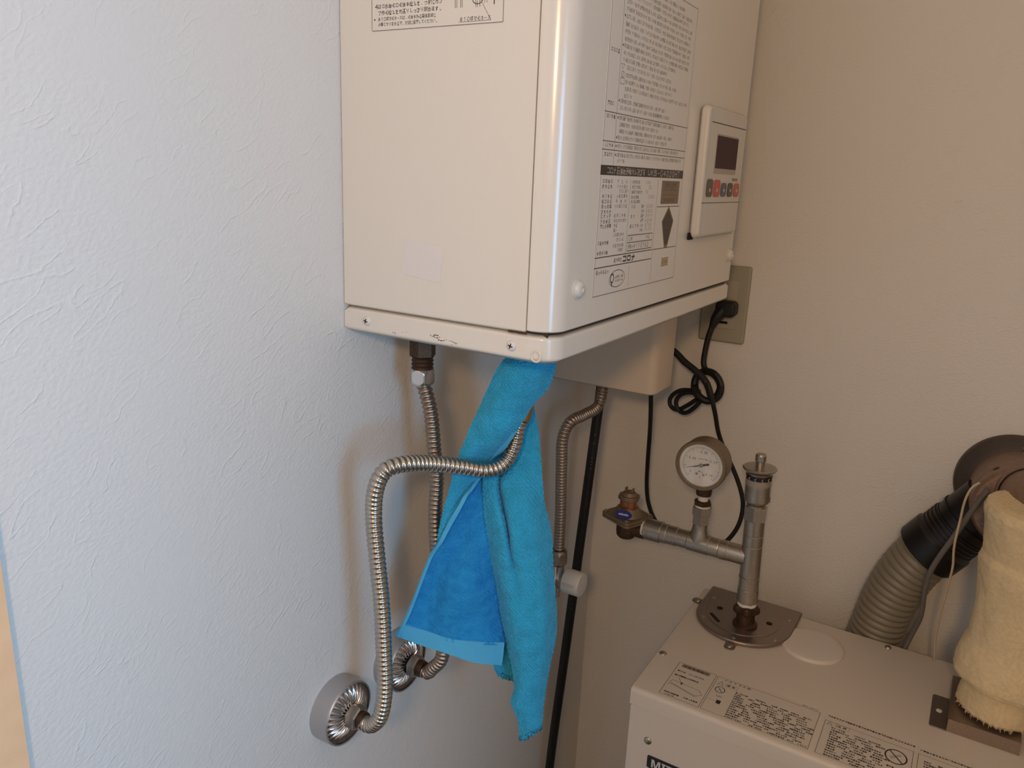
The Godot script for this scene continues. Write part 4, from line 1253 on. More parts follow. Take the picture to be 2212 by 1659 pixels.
func notice(which: int, x0: float, x1: float, k: float) -> Image:
	var im := Image.create(int((x1 - x0) * k), int(76.6 * k), false, Image.FORMAT_RGB8)
	im.fill(M.boiler.albedo_color)
	var ink := Color(0.13, 0.10, 0.09)
	var line := Color(0.26, 0.21, 0.18)
	var X := func(x: float) -> float: return (x - x0) * k
	var Z := func(z: float) -> float: return (z - 283.2) * k
	var w := x1 - x0
	if which == 0:
		rect_line(im, 4, Z.call(286.8), w * k - 4, Z.call(359.4), 3.4, line)
		for i in 9:
			dab(im, Vector2(X.call(266.0), Z.call(288.4 + i * 0.75)), Vector2(X.call(301), Z.call(288.4 + i * 0.75)), 5.4, Color(0.56, 0.50, 0.44))
		write(im, "安全弁点検口".replace("弁", "元").replace("点", "告").replace("検", "栓"), X.call(268), Z.call(289.2), 4.2 * k, 4.6 * k, 5.4 * k, 4.0, ink)
		filler(im, 4, X.call(264.6), Z.call(303.2), 2.0 * k, 2.4 * k, 2.6 * k, 4.2, ink)
		filler(im, 8, X.call(278.0), Z.call(303.2), 2.0 * k, 2.4 * k, 2.5 * k, 2.6, Color(ink.r, ink.g, ink.b, 0.7))
		filler(im, 12, X.call(264.4), Z.call(312.8), 2.1 * k, 2.8 * k, 2.5 * k, 4.4, ink)
		# sketch of the lid
		var q := [[263.4, 333], [266, 326.5], [300, 329], [305.5, 336], [298, 343], [266.5, 334.5], [263.4, 337.5]]
		for i in q.size() - 1:
			dab(im, Vector2(X.call(q[i][0]), Z.call(q[i][1])), Vector2(X.call(q[i + 1][0]), Z.call(q[i + 1][1])), 3.0, ink)
		dab(im, Vector2(X.call(266), Z.call(333)), Vector2(X.call(299), Z.call(341.5)), 3.6, ink)
		dab(im, Vector2(X.call(271), Z.call(318)), Vector2(X.call(276), Z.call(326)), 3.0, ink)
		for i in 4:
			dab(im, Vector2(X.call(276.4 + i * 0.8), Z.call(326.2)), Vector2(X.call(277.6), Z.call(330.2)), 5.0, ink)
		filler(im, 8, X.call(264.6), Z.call(351.4), 1.9 * k, 2.4 * k, 2.3 * k, 4.2, ink)
		filler(im, 6, X.call(288.6), Z.call(350.8), 2.0 * k, 2.4 * k, 2.9 * k, 3.8, ink)
		filler(im, 5, X.call(267.0), Z.call(355.8), 1.8 * k, 2.2 * k, 2.3 * k, 2.4, Color(ink.r, ink.g, ink.b, 0.8))
		return im
	var left := [0.0, 310.4, 438.2, 534.5][which] as float
	rect_line(im, X.call(left + 0.6), Z.call(287.4 if which == 1 else 296.5), w * k - 4, Z.call(359.2), 3.2, line)
	if which == 1:
		for i in 6:
			filler(im, 1, X.call(319.5 + i * 5.6), Z.call(288.8), 4.0 * k, 3.6 * k, 4 * k, 3.4, ink)
		dab(im, Vector2(X.call(314.5), Z.call(303)), Vector2(X.call(318), Z.call(295.5)), 3.4, ink)
		dab(im, Vector2(X.call(318), Z.call(295.5)), Vector2(X.call(321.5), Z.call(303)), 3.4, ink)
		dab(im, Vector2(X.call(321.5), Z.call(303)), Vector2(X.call(314.5), Z.call(303)), 3.4, ink)
		write(im, "警告", X.call(325.5), Z.call(297.6), 3.8 * k, 3.6 * k, 5.6 * k, 4.0, ink)
		rect_line(im, X.call(324), Z.call(296), X.call(338), Z.call(302.8), 2.0, line)
		ring(im, Vector2(X.call(320.5), Z.call(312.6)), 5.6 * k, 6.2 * k, 6.0, ink)
		dab(im, Vector2(X.call(317), Z.call(308)), Vector2(X.call(324), Z.call(317)), 5.0, ink)
		dab(im, Vector2(X.call(318), Z.call(316.5)), Vector2(X.call(323), Z.call(308.5)), 3.0, line)
		for i in 5:
			dab(im, Vector2(X.call(319.5 + i * 1.4), Z.call(324 + (i % 2) * 2)), Vector2(X.call(322.5 + i), Z.call(327 - (i % 3))), 3.4, ink)
		for i in 7:
			dab(im, Vector2(X.call(323.4 + i * 0.7), Z.call(333.6)), Vector2(X.call(323.8 + i * 0.6), Z.call(339.4)), 8.0, ink)
		dab(im, Vector2(X.call(312.5), Z.call(336.5)), Vector2(X.call(322), Z.call(336.5)), 2.4, line)
		write(im, "警告", X.call(411), Z.call(284.0), 1.0 * k, 1.2 * k, 1.5 * k, 1.4, line)
		filler(im, 9, X.call(411), Z.call(283.8), 1.5 * k, 1.6 * k, 2.0 * k, 1.6, ink)
	else:
		filler(im, int(w / 3.0), X.call(left + 2.0), Z.call(285.6 if which == 2 else 288.0), 2.3 * k, 2.6 * k, 2.95 * k, 4.0, ink)
		if which == 2:
			dab(im, Vector2(X.call(441), Z.call(303)), Vector2(X.call(444), Z.call(297.5)), 3.0, ink)
			dab(im, Vector2(X.call(444), Z.call(297.5)), Vector2(X.call(447), Z.call(303)), 3.0, ink)
			dab(im, Vector2(X.call(447), Z.call(303)), Vector2(X.call(441), Z.call(303)), 3.0, ink)
			write(im, "注意", X.call(452), Z.call(298), 4.0 * k, 3.8 * k, 6.0 * k, 4.0, ink)
			rect_line(im, X.call(450.6), Z.call(296.8), X.call(464.5), Z.call(303), 1.8, line)
			var c := Vector2(X.call(514.6), Z.call(316.6))
			ring(im, c, 10.6 * k, 11.6 * k, 10.0, ink)
			dab(im, c + Vector2(-6.5, -7.5) * k, c + Vector2(6.8, 7.8) * k, 9.0, ink)
			dab(im, c + Vector2(-5, 5) * k, c + Vector2(5, -5) * k, 4.0, line)
			dab(im, c + Vector2(-6, 3) * k, c + Vector2(3.5, -6) * k, 3.0, line)
	var x_text: float = [0.0, 331.0, 447.0, 541.0][which]
	var x_end: float = [0.0, 429.0, 501.0, 639.0][which]
	var z := 305.5
	while z < 357.0:
		var x := x_text
		var stop := x_end if which != 2 or z < 331.0 else 520.0
		if which == 1:
			x = 338.0 + (z - 305.5) * 0.02
			stop = 431.0
		while x < stop - 6.0:
			var run := rng.randi_range(3, 8)
			filler(im, run, X.call(x), Z.call(z), 2.0 * k, 2.4 * k, 2.45 * k, 4.0, Color(ink.r, ink.g, ink.b, rng.randf_range(0.6, 1.0)))
			x += run * 2.45 + rng.randf_range(2.0, 9.0)
		z += 4.15
	return im


func pipe_plate(o: Node3D) -> void:
	var c := Vector2(0.3030, 0.1440)
	var poly := PackedVector2Array([Vector2(0.2378, 0.0800), Vector2(0.3682, 0.0800)])
	for i in 25:
		poly.append(c + Vector2.from_angle(-0.02 + (PI + 0.04) * i / 24.0) * 0.0655)
	var b := MB.new()
	b.extrude(poly, LID, LID + 0.0066, 0.0028, facing_y(Vector3.ZERO))
	var pl := part("pipe_plate", b, M.galv, o, "D-shaped sheet metal plate round the pipe")
	b = MB.new()
	var e := Vector3(0.3000, LID + 0.0062, 0.1430)
	b.lathe([Vector2(0.0497, -0.001), Vector2(0.0497, 0.0008), Vector2(0.0482, 0.0018), Vector2(0.0, 0.0018)], 56, facing_y(e), 50.0)
	part("inner_disc", b, M.galv, pl)
	for p in [[231.5, 128.5], [303.9, 216.5], [374.0, 130.0]]:
		var q := Vector3(p[0] / 1000.0, LID, p[1] / 1000.0)
		var d := Vector3(c.x, LID, c.y) - q
		d = d.normalized()
		b = MB.new()
		b.extrude(rrect(-0.008, -0.007, 0.018, 0.007, 0.006, 4), 0.0, 0.0016, 0.0004, Transform3D(Basis(d, Vector3.UP, d.cross(Vector3.UP)), q))
		part("tab", b, M.galv, pl)
		b = MB.new()
		screw(b, facing_y(q + Vector3(0, 0.0016, 0)), 0.0042, 0.002)
		part("screw", b, M.satin, pl)
	for p in [[250.5, 116.0], [253.5, 175.7], [304.2, 202.0], [352.0, 177.0], [357.0, 115.0]]:
		b = MB.new()
		screw(b, facing_y(Vector3(p[0] / 1000.0, LID + 0.0060, p[1] / 1000.0)), 0.0035, 0.0016)
		part("screw", b, M.satin, pl)
	for p in [[267.3, 141.6, 0.0042], [336.3, 141.7, 0.0042]]:
		b = MB.new()
		b.lathe([Vector2(0.0, 0.0), Vector2(p[2], 0.0), Vector2(p[2], 0.0004), Vector2(0.0, 0.0004)], 20, facing_y(Vector3(p[0] / 1000.0, LID + 0.0080, p[1] / 1000.0)))
		part("hole", b, M.slot, pl)
	b = MB.new()
	var s0 := Vector3(0.2604, LID + 0.0080, 0.1621)
	var s1 := Vector3(0.2770, LID + 0.0080, 0.1780)
	var dir := (s1 - s0).normalized()
	b.extrude(rrect(-0.012, -0.0024, 0.012, 0.0024, 0.0023, 3), 0.0, 0.0004, 0.0, Transform3D(Basis(dir, Vector3.UP, dir.cross(Vector3.UP)), (s0 + s1) / 2))
	part("slot", b, M.slot, pl)
	# bracket that carries the wrapped pipe
	b = MB.new()
	b.extrude(rrect(0.5405, 0.1715, 0.5600, 0.2385, 0.003, 3), LID, LID + 0.0015, 0.0004, facing_y(Vector3.ZERO))
	b.box(Vector3(0.5935, LID + 0.0152, 0.1890), Vector3(0.0705, 0.0020, 0.0970), 0.0005)
	b.box(Vector3(0.5935, LID + 0.0080, 0.2368), Vector3(0.0705, 0.0160, 0.0016), 0.0004)
	b.box(Vector3(0.5590, LID + 0.0080, 0.1890), Vector3(0.0016, 0.0160, 0.0970), 0.0004)
	b.box(Vector3(0.6280, LID + 0.0080, 0.1890), Vector3(0.0016, 0.0160, 0.0970), 0.0004)
	var br := part("pipe_bracket", b, M.galv, o, "bent sheet metal bracket under the wrapped pipe")
	b = MB.new()
	b.lathe([Vector2(0.0, 0.0), Vector2(0.0032, 0.0), Vector2(0.0032, 0.0007), Vector2(0.0, 0.0007)], 16, facing_y(Vector3(0.549, LID + 0.0015, 0.2045)))
	part("rivet", b, M.tape, br)


# ---------------------------------------------------------------- steel pipe manifold, gauge and valves

func manifold() -> void:
	var foot := Vector3(0.3085, LID + 0.008, 0.1630)
	var top := Vector3(0.3030, 1.0962, 0.1630)
	var d := (top - foot).normalized()
	var L := foot.distance_to(top)
	var o := thing("pipe_manifold", "dull steel pipe tee rising from the boiler's metal plate, branching left", "pipe", foot)
	var f := along(foot, d)
	var b := MB.new()
	b.lathe([Vector2(0.0, 0.0), Vector2(0.0165, 0.0), Vector2(0.0165, 0.0025), Vector2(0.0125, 0.005), Vector2(0.0118, 0.0205), Vector2(0.0, 0.0205)], 28, f)
	part("nipple", b, M.brass_dark, o)
	b = MB.new()
	var lob := PackedVector2Array()
	for i in 48:
		var a := TAU * i / 48
		lob.append(Vector2.from_angle(a) * (0.0165 + 0.0018 * cos(a * 5.0)))
	b.extrude(lob, 0.0180, 0.0315, 0.004, f)
	part("lock_nut", b, M.brass_dark, o, "dark rusty lock nut")
	b = MB.new()
	b.lathe([Vector2(0.0, 0.0305), Vector2(0.0128, 0.0305), Vector2(0.0133, 0.033), Vector2(0.0125, 0.0353), Vector2(0.0, 0.0353)], 28, f)
	part("sealing_tape", b, M.tape, o)
	b = MB.new()
	var r := 0.0132
	b.extrude(ngon(0.0146, 8, 0.2), 0.0350, 0.0560, 0.001, f)
	b.lathe([Vector2(0.0, 0.054), Vector2(r, 0.054), Vector2(r, 0.0700), Vector2(r + 0.0006, 0.0705), Vector2(r + 0.0006, 0.0725), Vector2(r - 0.0005, 0.0730), Vector2(r, 0.0740), Vector2(r, 0.1180), Vector2(r - 0.0005, 0.1185), Vector2(r - 0.0005, 0.1200), Vector2(r, 0.1205), Vector2(r, 0.1330), Vector2(r - 0.0005, 0.1335), Vector2(r - 0.0005, 0.1345), Vector2(r, 0.1350), Vector2(r, L - 0.023), Vector2(0.0, L - 0.023)], 36, f, 30.0)
	b.extrude(ngon(0.0152, 6, 0.45), L - 0.0245, L - 0.004, 0.0014, f)
	b.lathe([Vector2(0.0, L - 0.006), Vector2(0.0125, L - 0.006), Vector2(0.0125, L - 0.002), Vector2(0.010, L), Vector2(0.0, L)], 32, f)
	part("riser_pipe", b, M.satin, o)
	# branch to the left
	var y := 1.0178
	var g := along(Vector3(0.3030, y, 0.1630), Vector3.LEFT)
	b = MB.new()
	b.lathe([Vector2(0.0, 0.004), Vector2(0.0129, 0.004), Vector2(0.0129, 0.0290), Vector2(0.0135, 0.0300), Vector2(0.0135, 0.0395), Vector2(0.0124, 0.0405), Vector2(0.0129, 0.0420), Vector2(0.0129, 0.0545), Vector2(0.0136, 0.0555), Vector2(0.0136, 0.0840), Vector2(0.0126, 0.0850), Vector2(0.0126, 0.1000), Vector2(0.0134, 0.1010), Vector2(0.0134, 0.1150), Vector2(0.0140, 0.1160), Vector2(0.0140, 0.1230), Vector2(0.0, 0.1230)], 36, g, 30.0)
	b.extrude(ngon(0.0158, 8, 0.1), 0.1225, 0.1490, 0.0018, g)
	b.lathe([Vector2(0.0, 0.0), Vector2(0.0135, 0.002), Vector2(0.0130, 0.012), Vector2(0.0110, 0.020), Vector2(0.0102, 0.026), Vector2(0.0102, 0.030), Vector2(0.0, 0.030)], 32, facing_y(Vector3(0.2325, y, 0.1630)), 50.0)
	part("branch_pipe", b, M.satin, o)
	b = MB.new()
	b.lathe([Vector2(0.0, 0.1485), Vector2(0.0135, 0.1485), Vector2(0.0128, 0.1520), Vector2(0.0, 0.1520)], 28, g)
	part("sealing_tape", b, M.tape, o)
	# gauge neck
	var s := facing_y(Vector3(0.2325, 0.0085, 0.1630))
	b = MB.new()
	b.extrude(ngon(0.0122, 6, 0.3), 1.0385, 1.0530, 0.0012, s)
	b.extrude(ngon(0.0142, 6, 0.3), 1.0525, 1.0640, 0.0012, s)
	part("reducing_socket", b, M.satin, o)
	b = MB.new()
	b.lathe([Vector2(0.0, 1.0630), Vector2(0.0105, 1.0630), Vector2(0.0110, 1.0665), Vector2(0.0, 1.0665)], 28, s)
	part("sealing_tape", b, M.tape, o)
	# pressure gauge
	o = thing("pressure_gauge", "round pressure gauge with a white dial on the pipe branch", "pressure gauge", Vector3(0.2325, 1.0745, 0.163))
	s = facing_y(Vector3(0.2322, 0.0080, 0.1630))
	b = MB.new()
	b.extrude(ngon(0.0125, 6, 0.15), 1.0660, 1.0735, 0.0022, s)
	part("hex_nut", b, M.brass_dark, o)
	b = MB.new()
	b.lathe([Vector2(0.0, 1.0730), Vector2(0.0070, 1.0730), Vector2(0.0070, 1.0830), Vector2(0.0, 1.0830)], 24, s)
	part("sealing_tape", b, M.tape, o)
	b = MB.new()
	b.lathe([Vector2(0.0, 1.0815), Vector2(0.0100, 1.0815), Vector2(0.0108, 1.0860), Vector2(0.0108, 1.0960), Vector2(0.0, 1.0960)], 24, s)
	part("stem", b, M.brass_dark, o)
	var gc := Vector3(0.2278, 1.1345, 0.018)
	b = MB.new()
	b.lathe([Vector2(0.0, 0.1275), Vector2(0.031, 0.1275), Vector2(0.0337, 0.1300), Vector2(0.0337, 0.1530), Vector2(0.0349, 0.1540), Vector2(0.0349, 0.1590), Vector2(0.0338, 0.1606), Vector2(0.0305, 0.1606), Vector2(0.0296, 0.1585), Vector2(0.0296, 0.1560), Vector2(0.0, 0.1560)], 64, facing_z(gc), 40.0)
	part("case", b, M.bronze, o)
	b = MB.new()
	b.extrude(ngon(0.0297, 56), 0.1560, 0.1566, 0.0, facing_z(gc))
	var dial := part("dial", b, printed(dial_print(), 0.5), o)
	b = MB.new()
	var h := facing_z(gc + Vector3(0, 0, 0.1570)) * Transform3D(Basis(Vector3.UP, 0.34), Vector3.ZERO)
	b.extrude(PackedVector2Array([Vector2(-0.0214, -0.0001), Vector2(-0.0214, 0.0001), Vector2(-0.003, 0.0007), Vector2(-0.003, -0.0007)]), 0.0, 0.0007, 0.0, h)
	b.extrude(rrect(0.001, -0.0013, 0.0114, 0.0013, 0.0006, 2), 0.0, 0.0007, 0.0, h)
	part("needle", b, M.ink, dial)
	b = MB.new()
	b.lathe([Vector2(0.0, 0.0), Vector2(0.0028, 0.0), Vector2(0.0026, 0.0012), Vector2(0.0, 0.0014)], 20, facing_z(gc + Vector3(0, 0, 0.1572)))
	part("hub", b, M.satin, dial)
	for q in [-0.0047, 0.0044]:
		b = MB.new()
		screw(b, facing_z(gc + Vector3(q, -0.0128, 0.1566)), 0.0018, 0.0008)
		part("dial_screw", b, M.satin, dial)
	b = MB.new()
	b.extrude(ngon(0.0300, 56), 0.1588, 0.1598, 0.0, facing_z(gc))
	var glass := plain_mat(Color(1, 1, 1, 0.04), 0.03)
	glass.transparency = BaseMaterial3D.TRANSPARENCY_ALPHA
	part("glass", b, glass, o)
	b = MB.new()
	screw(b, along(gc + Vector3(0.0300, -0.0164, 0.1440), Vector3(0.88, -0.46, 0)), 0.0022, 0.001)
	part("case_screw", b, M.satin, o)
	air_vent(top, d)
	reducing_valve()


func dial_print() -> Image:
	var k := 7.0
	var n := int(65.2 * k)
	var im := Image.create(n, n, false, Image.FORMAT_RGB8)
	im.fill(Color(0.93, 0.93, 0.92))
	var ink := Color(0.10, 0.10, 0.10)
	var c := Vector2(n, n) / 2
	for i in 41:
		var a := deg_to_rad(135.0 + 270.0 * i / 40.0)
		var u := Vector2.from_angle(a)
		var long := i % 5 == 0
		dab(im, c + u * (23.6 if long else 25.2) * k, c + u * 27.6 * k, 3.6 if long else 1.8, ink)
	for i in 60:
		var a := deg_to_rad(135.0 + 270.0 * i / 60.0)
		var e := deg_to_rad(135.0 + 270.0 * (i + 1) / 60.0)
		dab(im, c + Vector2.from_angle(a) * 27.6 * k, c + Vector2.from_angle(e) * 27.6 * k, 1.4, ink)
	for q in [["0", -14.5, 12.0], ["0.04", -14.0, -8.5], ["0.08", 2.5, -20.5], ["0.12", 17.5, -9.0], ["0.16", 13.5, 12.5]]:
		var s: String = q[0]
		write(im, s, c.x + (q[1] - s.length() * 1.35) * k, c.y + (q[2] - 2.0) * k, 2.1 * k, 3.9 * k, 2.7 * k, 2.8, ink)
	filler(im, 7, c.x - 4.5 * k, c.y - 11.0 * k, 2.0 * k, 2.2 * k, 2.2 * k, 1.6, Color(0.3, 0.3, 0.3))
	write(im, "MPa", c.x - 3.5 * k, c.y + 8.8 * k, 2.0 * k, 2.4 * k, 2.4 * k, 2.0, ink)
	write(im, "C", c.x - 1.6 * k, c.y + 17.0 * k, 3.2 * k, 3.8 * k, 3 * k, 2.0, ink)
	return im


func air_vent(top: Vector3, d: Vector3) -> void:
	var o := thing("relief_valve", "chrome relief valve with a wide brim and dark printed band, topping the steel riser", "valve", top)
	var f := along(top, d)
	var b := MB.new()
	b.lathe([Vector2(0.0, 0.0), Vector2(0.0122, 0.0), Vector2(0.0150, 0.0020), Vector2(0.0163, 0.0045), Vector2(0.0165, 0.0060), Vector2(0.0165, 0.0265), Vector2(0.0, 0.0265)], 40, f, 40.0)
	b.extrude(ngon(0.0176, 8, 0.1), 0.0030, 0.0135, 0.0022, f)
	part("body", b, M.satin, o)
	b = MB.new()
	b.lathe([Vector2(0.0, 0.0262), Vector2(0.01665, 0.0262), Vector2(0.01665, 0.0345), Vector2(0.0, 0.0345)], 40, f)
	part("scale_ring", b, plain_mat(Color(0.66, 0.62, 0.57), 0.4, 0.3), o)
	b = MB.new()
	b.lathe([Vector2(0.0, 0.0345), Vector2(0.0168, 0.0345), Vector2(0.0168, 0.0395), Vector2(0.0, 0.0395)], 40, f)
	part("printed_band", b, plain_mat(Color(0.10, 0.09, 0.14), 0.35), o, "dark blue printed band")
	b = MB.new()
	for i in 12:
		var a := TAU * i / 12
		var u := Vector3(cos(a), 0, sin(a))
		for k in 3:
			b.box(f * (u * 0.0169 + Vector3(0, 0.0355 + k * 0.0014, 0) + Vector3(-sin(a), 0, cos(a)) * (k % 2) * 0.0012), Vector3(0.0007, 0.0010, 0.0007), 0.0)
	part("band_print", b, M.tape, o).set_meta("kind", "stuff")
	b = MB.new()
	b.lathe([Vector2(0.0, 0.0395), Vector2(0.0155, 0.0395), Vector2(0.0165, 0.0430), Vector2(0.0215, 0.0475), Vector2(0.0218, 0.0488), Vector2(0.0205, 0.0500), Vector2(0.0120, 0.0508), Vector2(0.0, 0.0508)], 48, f, 30.0)
	part("brim", b, M.satin, o)
	b = MB.new()
	b.lathe([Vector2(0.0, 0.050), Vector2(0.0056, 0.050), Vector2(0.0056, 0.0575), Vector2(0.0070, 0.0585), Vector2(0.0070, 0.0655), Vector2(0.0060, 0.0675), Vector2(0.0, 0.0675)], 12, f, 25.0)
	part("spindle", b, M.satin, o)


func reducing_valve() -> void:
	var at := Vector3(0.1255, 0.9945, 0.1630)
	var o := thing("reducing_valve", "bronze pressure reducing valve with a square flange and blue oval label, end of branch", "valve", at)
	var f := facing_y(Vector3(0.1255, 0.0090, 0.1630))
	var b := MB.new()
	b.lathe([Vector2(0.0, 0.988), Vector2(0.0115, 0.988), Vector2(0.0140, 0.991), Vector2(0.0148, 0.997), Vector2(0.0148, 1.012), Vector2(0.020, 1.0165), Vector2(0.0, 1.0165)], 36, f, 40.0)
	b.lathe([Vector2(0.0, 0.008), Vector2(0.0115, 0.008), Vector2(0.0115, 0.029), Vector2(0.0, 0.029)], 28, along(Vector3(0.1255, 1.0125, 0.1630), Vector3.RIGHT))
	part("body", b, M.brass_dark, o)
	b = MB.new()
	var sq := PackedVector2Array()
	for q in rrect(-0.0275, -0.0275, 0.0275, 0.0275, 0.006, 5):
		sq.append(q.rotated(0.42))
	b.extrude(sq, 1.0155, 1.0195, 0.0008, f)
	b.extrude(sq, 1.0197, 1.0237, 0.0008, f)
	part("flange", b, M.bronze, o)
	for i in 4:
		var u := Vector2.from_angle(0.42 + PI / 4 + PI / 2 * i) * 0.0310
		b = MB.new()
		b.extrude(ngon(0.0034, 6), 1.0235, 1.0262, 0.0005, Transform3D(Basis(), Vector3(0.1255 + u.x, 0.0090, 0.1630 + u.y)))
		part("bolt", b, M.satin, o)
	b = MB.new()
	b.lathe([Vector2(0.0, 1.0235), Vector2(0.0215, 1.0235), Vector2(0.0195, 1.0275), Vector2(0.0165, 1.0330), Vector2(0.0145, 1.0350), Vector2(0.0, 1.0350)], 36, f, 40.0)
	part("bonnet", b, M.bronze, o)
	b = MB.new()
	b.lathe([Vector2(0.0, 1.0348), Vector2(0.0125, 1.0348), Vector2(0.0125, 1.0470), Vector2(0.0, 1.0470)], 32, f)
	part("neck", b, M.copper, o)
	b = MB.new()
	b.extrude(ngon(0.0158, 8, 0.2), 1.0462, 1.0530, 0.0012, f)
	b.lathe([Vector2(0.0, 1.0528), Vector2(0.0120, 1.0528), Vector2(0.0085, 1.0575), Vector2(0.0, 1.0575)], 24, f)
	part("cap_nut", b, M.bronze, o)
	for s in [-1, 1]:
		b = MB.new()
		b.box(Vector3(0.1255 + s * 0.0052, 1.0690, 0.1630), Vector3(0.0022, 0.0075, 0.0060), 0.0006)
		part("adjusting_lug", b, M.bronze, o)
	# oval label on the bonnet, tipped towards the room
	var lf := along(Vector3(0.1270, 1.0382, 0.1820), Vector3(0.12, 0.30, 0.95))
	var lb := Transform3D(Basis(lf.basis.y.cross(Vector3.UP).normalized() * -1.0, lf.basis.y, (lf.basis.y.cross(Vector3.UP).normalized() * -1.0).cross(lf.basis.y)), lf.origin)
	b = MB.new()
	var ov := PackedVector2Array()
	for q in ngon(1.0, 36):
		ov.append(Vector2(q.x * 0.0118, q.y * 0.0066))
	b.extrude(ov, -0.002, 0.0012, 0.0004, lb)
	var ol := part("oval_label", b, plain_mat(Color(0.07, 0.18, 0.52), 0.35), o, "blue oval label with pale letters")
	b = MB.new()
	for i in 7:
		b.extrude(rrect(-0.0072 + i * 0.0021, -0.0011 - (i % 3) * 0.0003, -0.0058 + i * 0.0021, 0.0011, 0.0003, 1), 0.0011, 0.00135, 0.0, lb)
	part("label_letters", b, M.tape, ol).set_meta("kind", "stuff")


# ---------------------------------------------------------------- flue, air duct and wrapped pipe

func flue() -> void:
	var dc := Vector3(0.5848, 1.1387, 0.0)
	var o := thing("wall_plate", "dark grey round wall plate behind the wrapped flue pipe", "wall plate", dc)
	var b := MB.new()
	b.lathe([Vector2(0.0, 0.0), Vector2(0.0665, 0.0), Vector2(0.0675, 0.004), Vector2(0.0660, 0.012), Vector2(0.0560, 0.022), Vector2(0.0460, 0.026), Vector2(0.0, 0.026)], 64, facing_z(dc), 25.0)
	part("plate", b, M.dark_plate, o)
	b = MB.new()
	screw(b, facing_z(dc + Vector3(0.004, 0.055, 0.0215)), 0.004, 0.003)
	part("screw", b, M.satin, o)
	# the flue elbow and its wrapping
	o = thing("wrapped_flue_pipe", "thick flue pipe bandaged in cream insulation, standing in the metal bracket", "pipe", Vector3(0.6, LID, 0.19))
	b = MB.new()
	pipe(b, PackedVector3Array([Vector3(0.604, LID + 0.0165, 0.191), Vector3(0.606, 1.00, 0.192), Vector3(0.606, 1.115, 0.190), Vector3(0.604, 1.152, 0.175), Vector3(0.599, 1.168, 0.140), Vector3(0.593, 1.163, 0.085), Vector3(0.587, 1.148, 0.024)]), 0.0335, 40, 0.006)
	part("flue_elbow", b, M.flue, o)
	b = MB.new()
	b.lathe([Vector2(0.034, 0.0), Vector2(0.0500, 0.0), Vector2(0.0512, 0.002), Vector2(0.0512, 0.060), Vector2(0.0520, 0.061), Vector2(0.0520, 0.066), Vector2(0.0512, 0.067), Vector2(0.0512, 0.088), Vector2(0.0480, 0.093), Vector2(0.034, 0.094)], 56, along(Vector3(0.5870, 1.1400, 0.0265), Vector3(0.04, 0.05, 1)), 30.0)
	part("outer_collar", b, M.flue, o)
	b = MB.new()
	var m0: Vector3 = Vector3(0.5035, 1.0413, 0.0560)
	var m1: Vector3 = Vector3(0.5305, 1.0808, 0.0590)
	var mw := m0.distance_to(m1)
	b.lathe([Vector2(0.0, mw + 0.0126), Vector2(0.0362, mw + 0.0126), Vector2(0.0362, mw + 0.022), Vector2(0.0380, mw + 0.0225), Vector2(0.0380, mw + 0.025), Vector2(0.0362, mw + 0.0255), Vector2(0.0362, mw + 0.060), Vector2(0.0, mw + 0.060)], 44, along(m0, m1 - m0), 30.0)
	part("intake_spout", b, M.black_plastic, o, "black ribbed intake spout")
	b = MB.new()
	b.lathe([Vector2(0.0355, 0.0), Vector2(0.0368, 0.004), Vector2(0.0368, 0.010), Vector2(0.0355, 0.014)], 40, along(Vector3(0.5965, 1.1672, 0.116), Vector3(0.11, 0.08, 1)), 180.0)
	part("seam_bead", b, M.flue, o)
	b = MB.new()
	screw(b, along(Vector3(0.5600, 1.1835, 0.098), Vector3(-0.55, 0.83, 0.0)), 0.0045, 0.003)
	part("screw", b, M.brass_dark, o)
	var nz := FastNoiseLite.new()
	nz.seed = 21
	nz.frequency = 1.0
	var layers := [
		["wrap_roll", [[0.9300, 0.030], [0.9290, 0.0385], [0.9330, 0.0410], [0.945, 0.0405], [0.960, 0.0390], [0.972, 0.0375]], 0.0],
		["wrap_upper", [[0.9670, 0.037], [0.9660, 0.046], [0.9670, 0.0510], [0.973, 0.0535], [0.985, 0.0535], [0.998, 0.0510], [1.020, 0.0460], [1.050, 0.0460], [1.080, 0.0485], [1.100, 0.0515], [1.113, 0.0520], [1.121, 0.0490], [1.140, 0.0525], [1.158, 0.0550], [1.170, 0.0575], [1.178, 0.0550], [1.180, 0.046], [1.179, 0.030], [1.178, 0.018]], 0.004]]
	for ly in layers:
		b = MB.new()
		var rows := []
		var prof := []
		var raw: Array = ly[1]
		for i in raw.size() - 1:
			for t in 6:
				prof.append([lerpf(raw[i][0], raw[i + 1][0], t / 6.0), lerpf(raw[i][1], raw[i + 1][1], t / 6.0)])
		prof.append(raw[-1])
		for q in prof:
			var row := PackedVector3Array()
			for j in 120:
				var a := TAU * j / 120
				var r: float = q[1] * (1.0 + 0.045 * nz.get_noise_3d(cos(a) * 1.6, q[0] * 22.0, sin(a) * 1.6)) + 0.0012 * nz.get_noise_3d(cos(a) * 9.0, q[0] * 150.0, sin(a) * 9.0)
				var y: float = q[0] + ly[2] * cos(a - 2.3) * clampf((1.01 - q[0]) / 0.03, 0, 1)
				if ly[0] == "wrap_roll" and q[0] < 0.934:
					y += absf(nz.get_noise_2d(j * 1.7, 4.0)) * 0.004
				var ax := 0.604 + 0.004 * sin((q[0] - 0.93) * 9.0)
				row.append(Vector3(ax + r * cos(a), y, 0.192 + r * sin(a)))
			rows.append(row)
		b.grid(rows, true)
		part(ly[0], b, M.wrap, o)
	# frayed edge of the lowest roll
	b = MB.new()
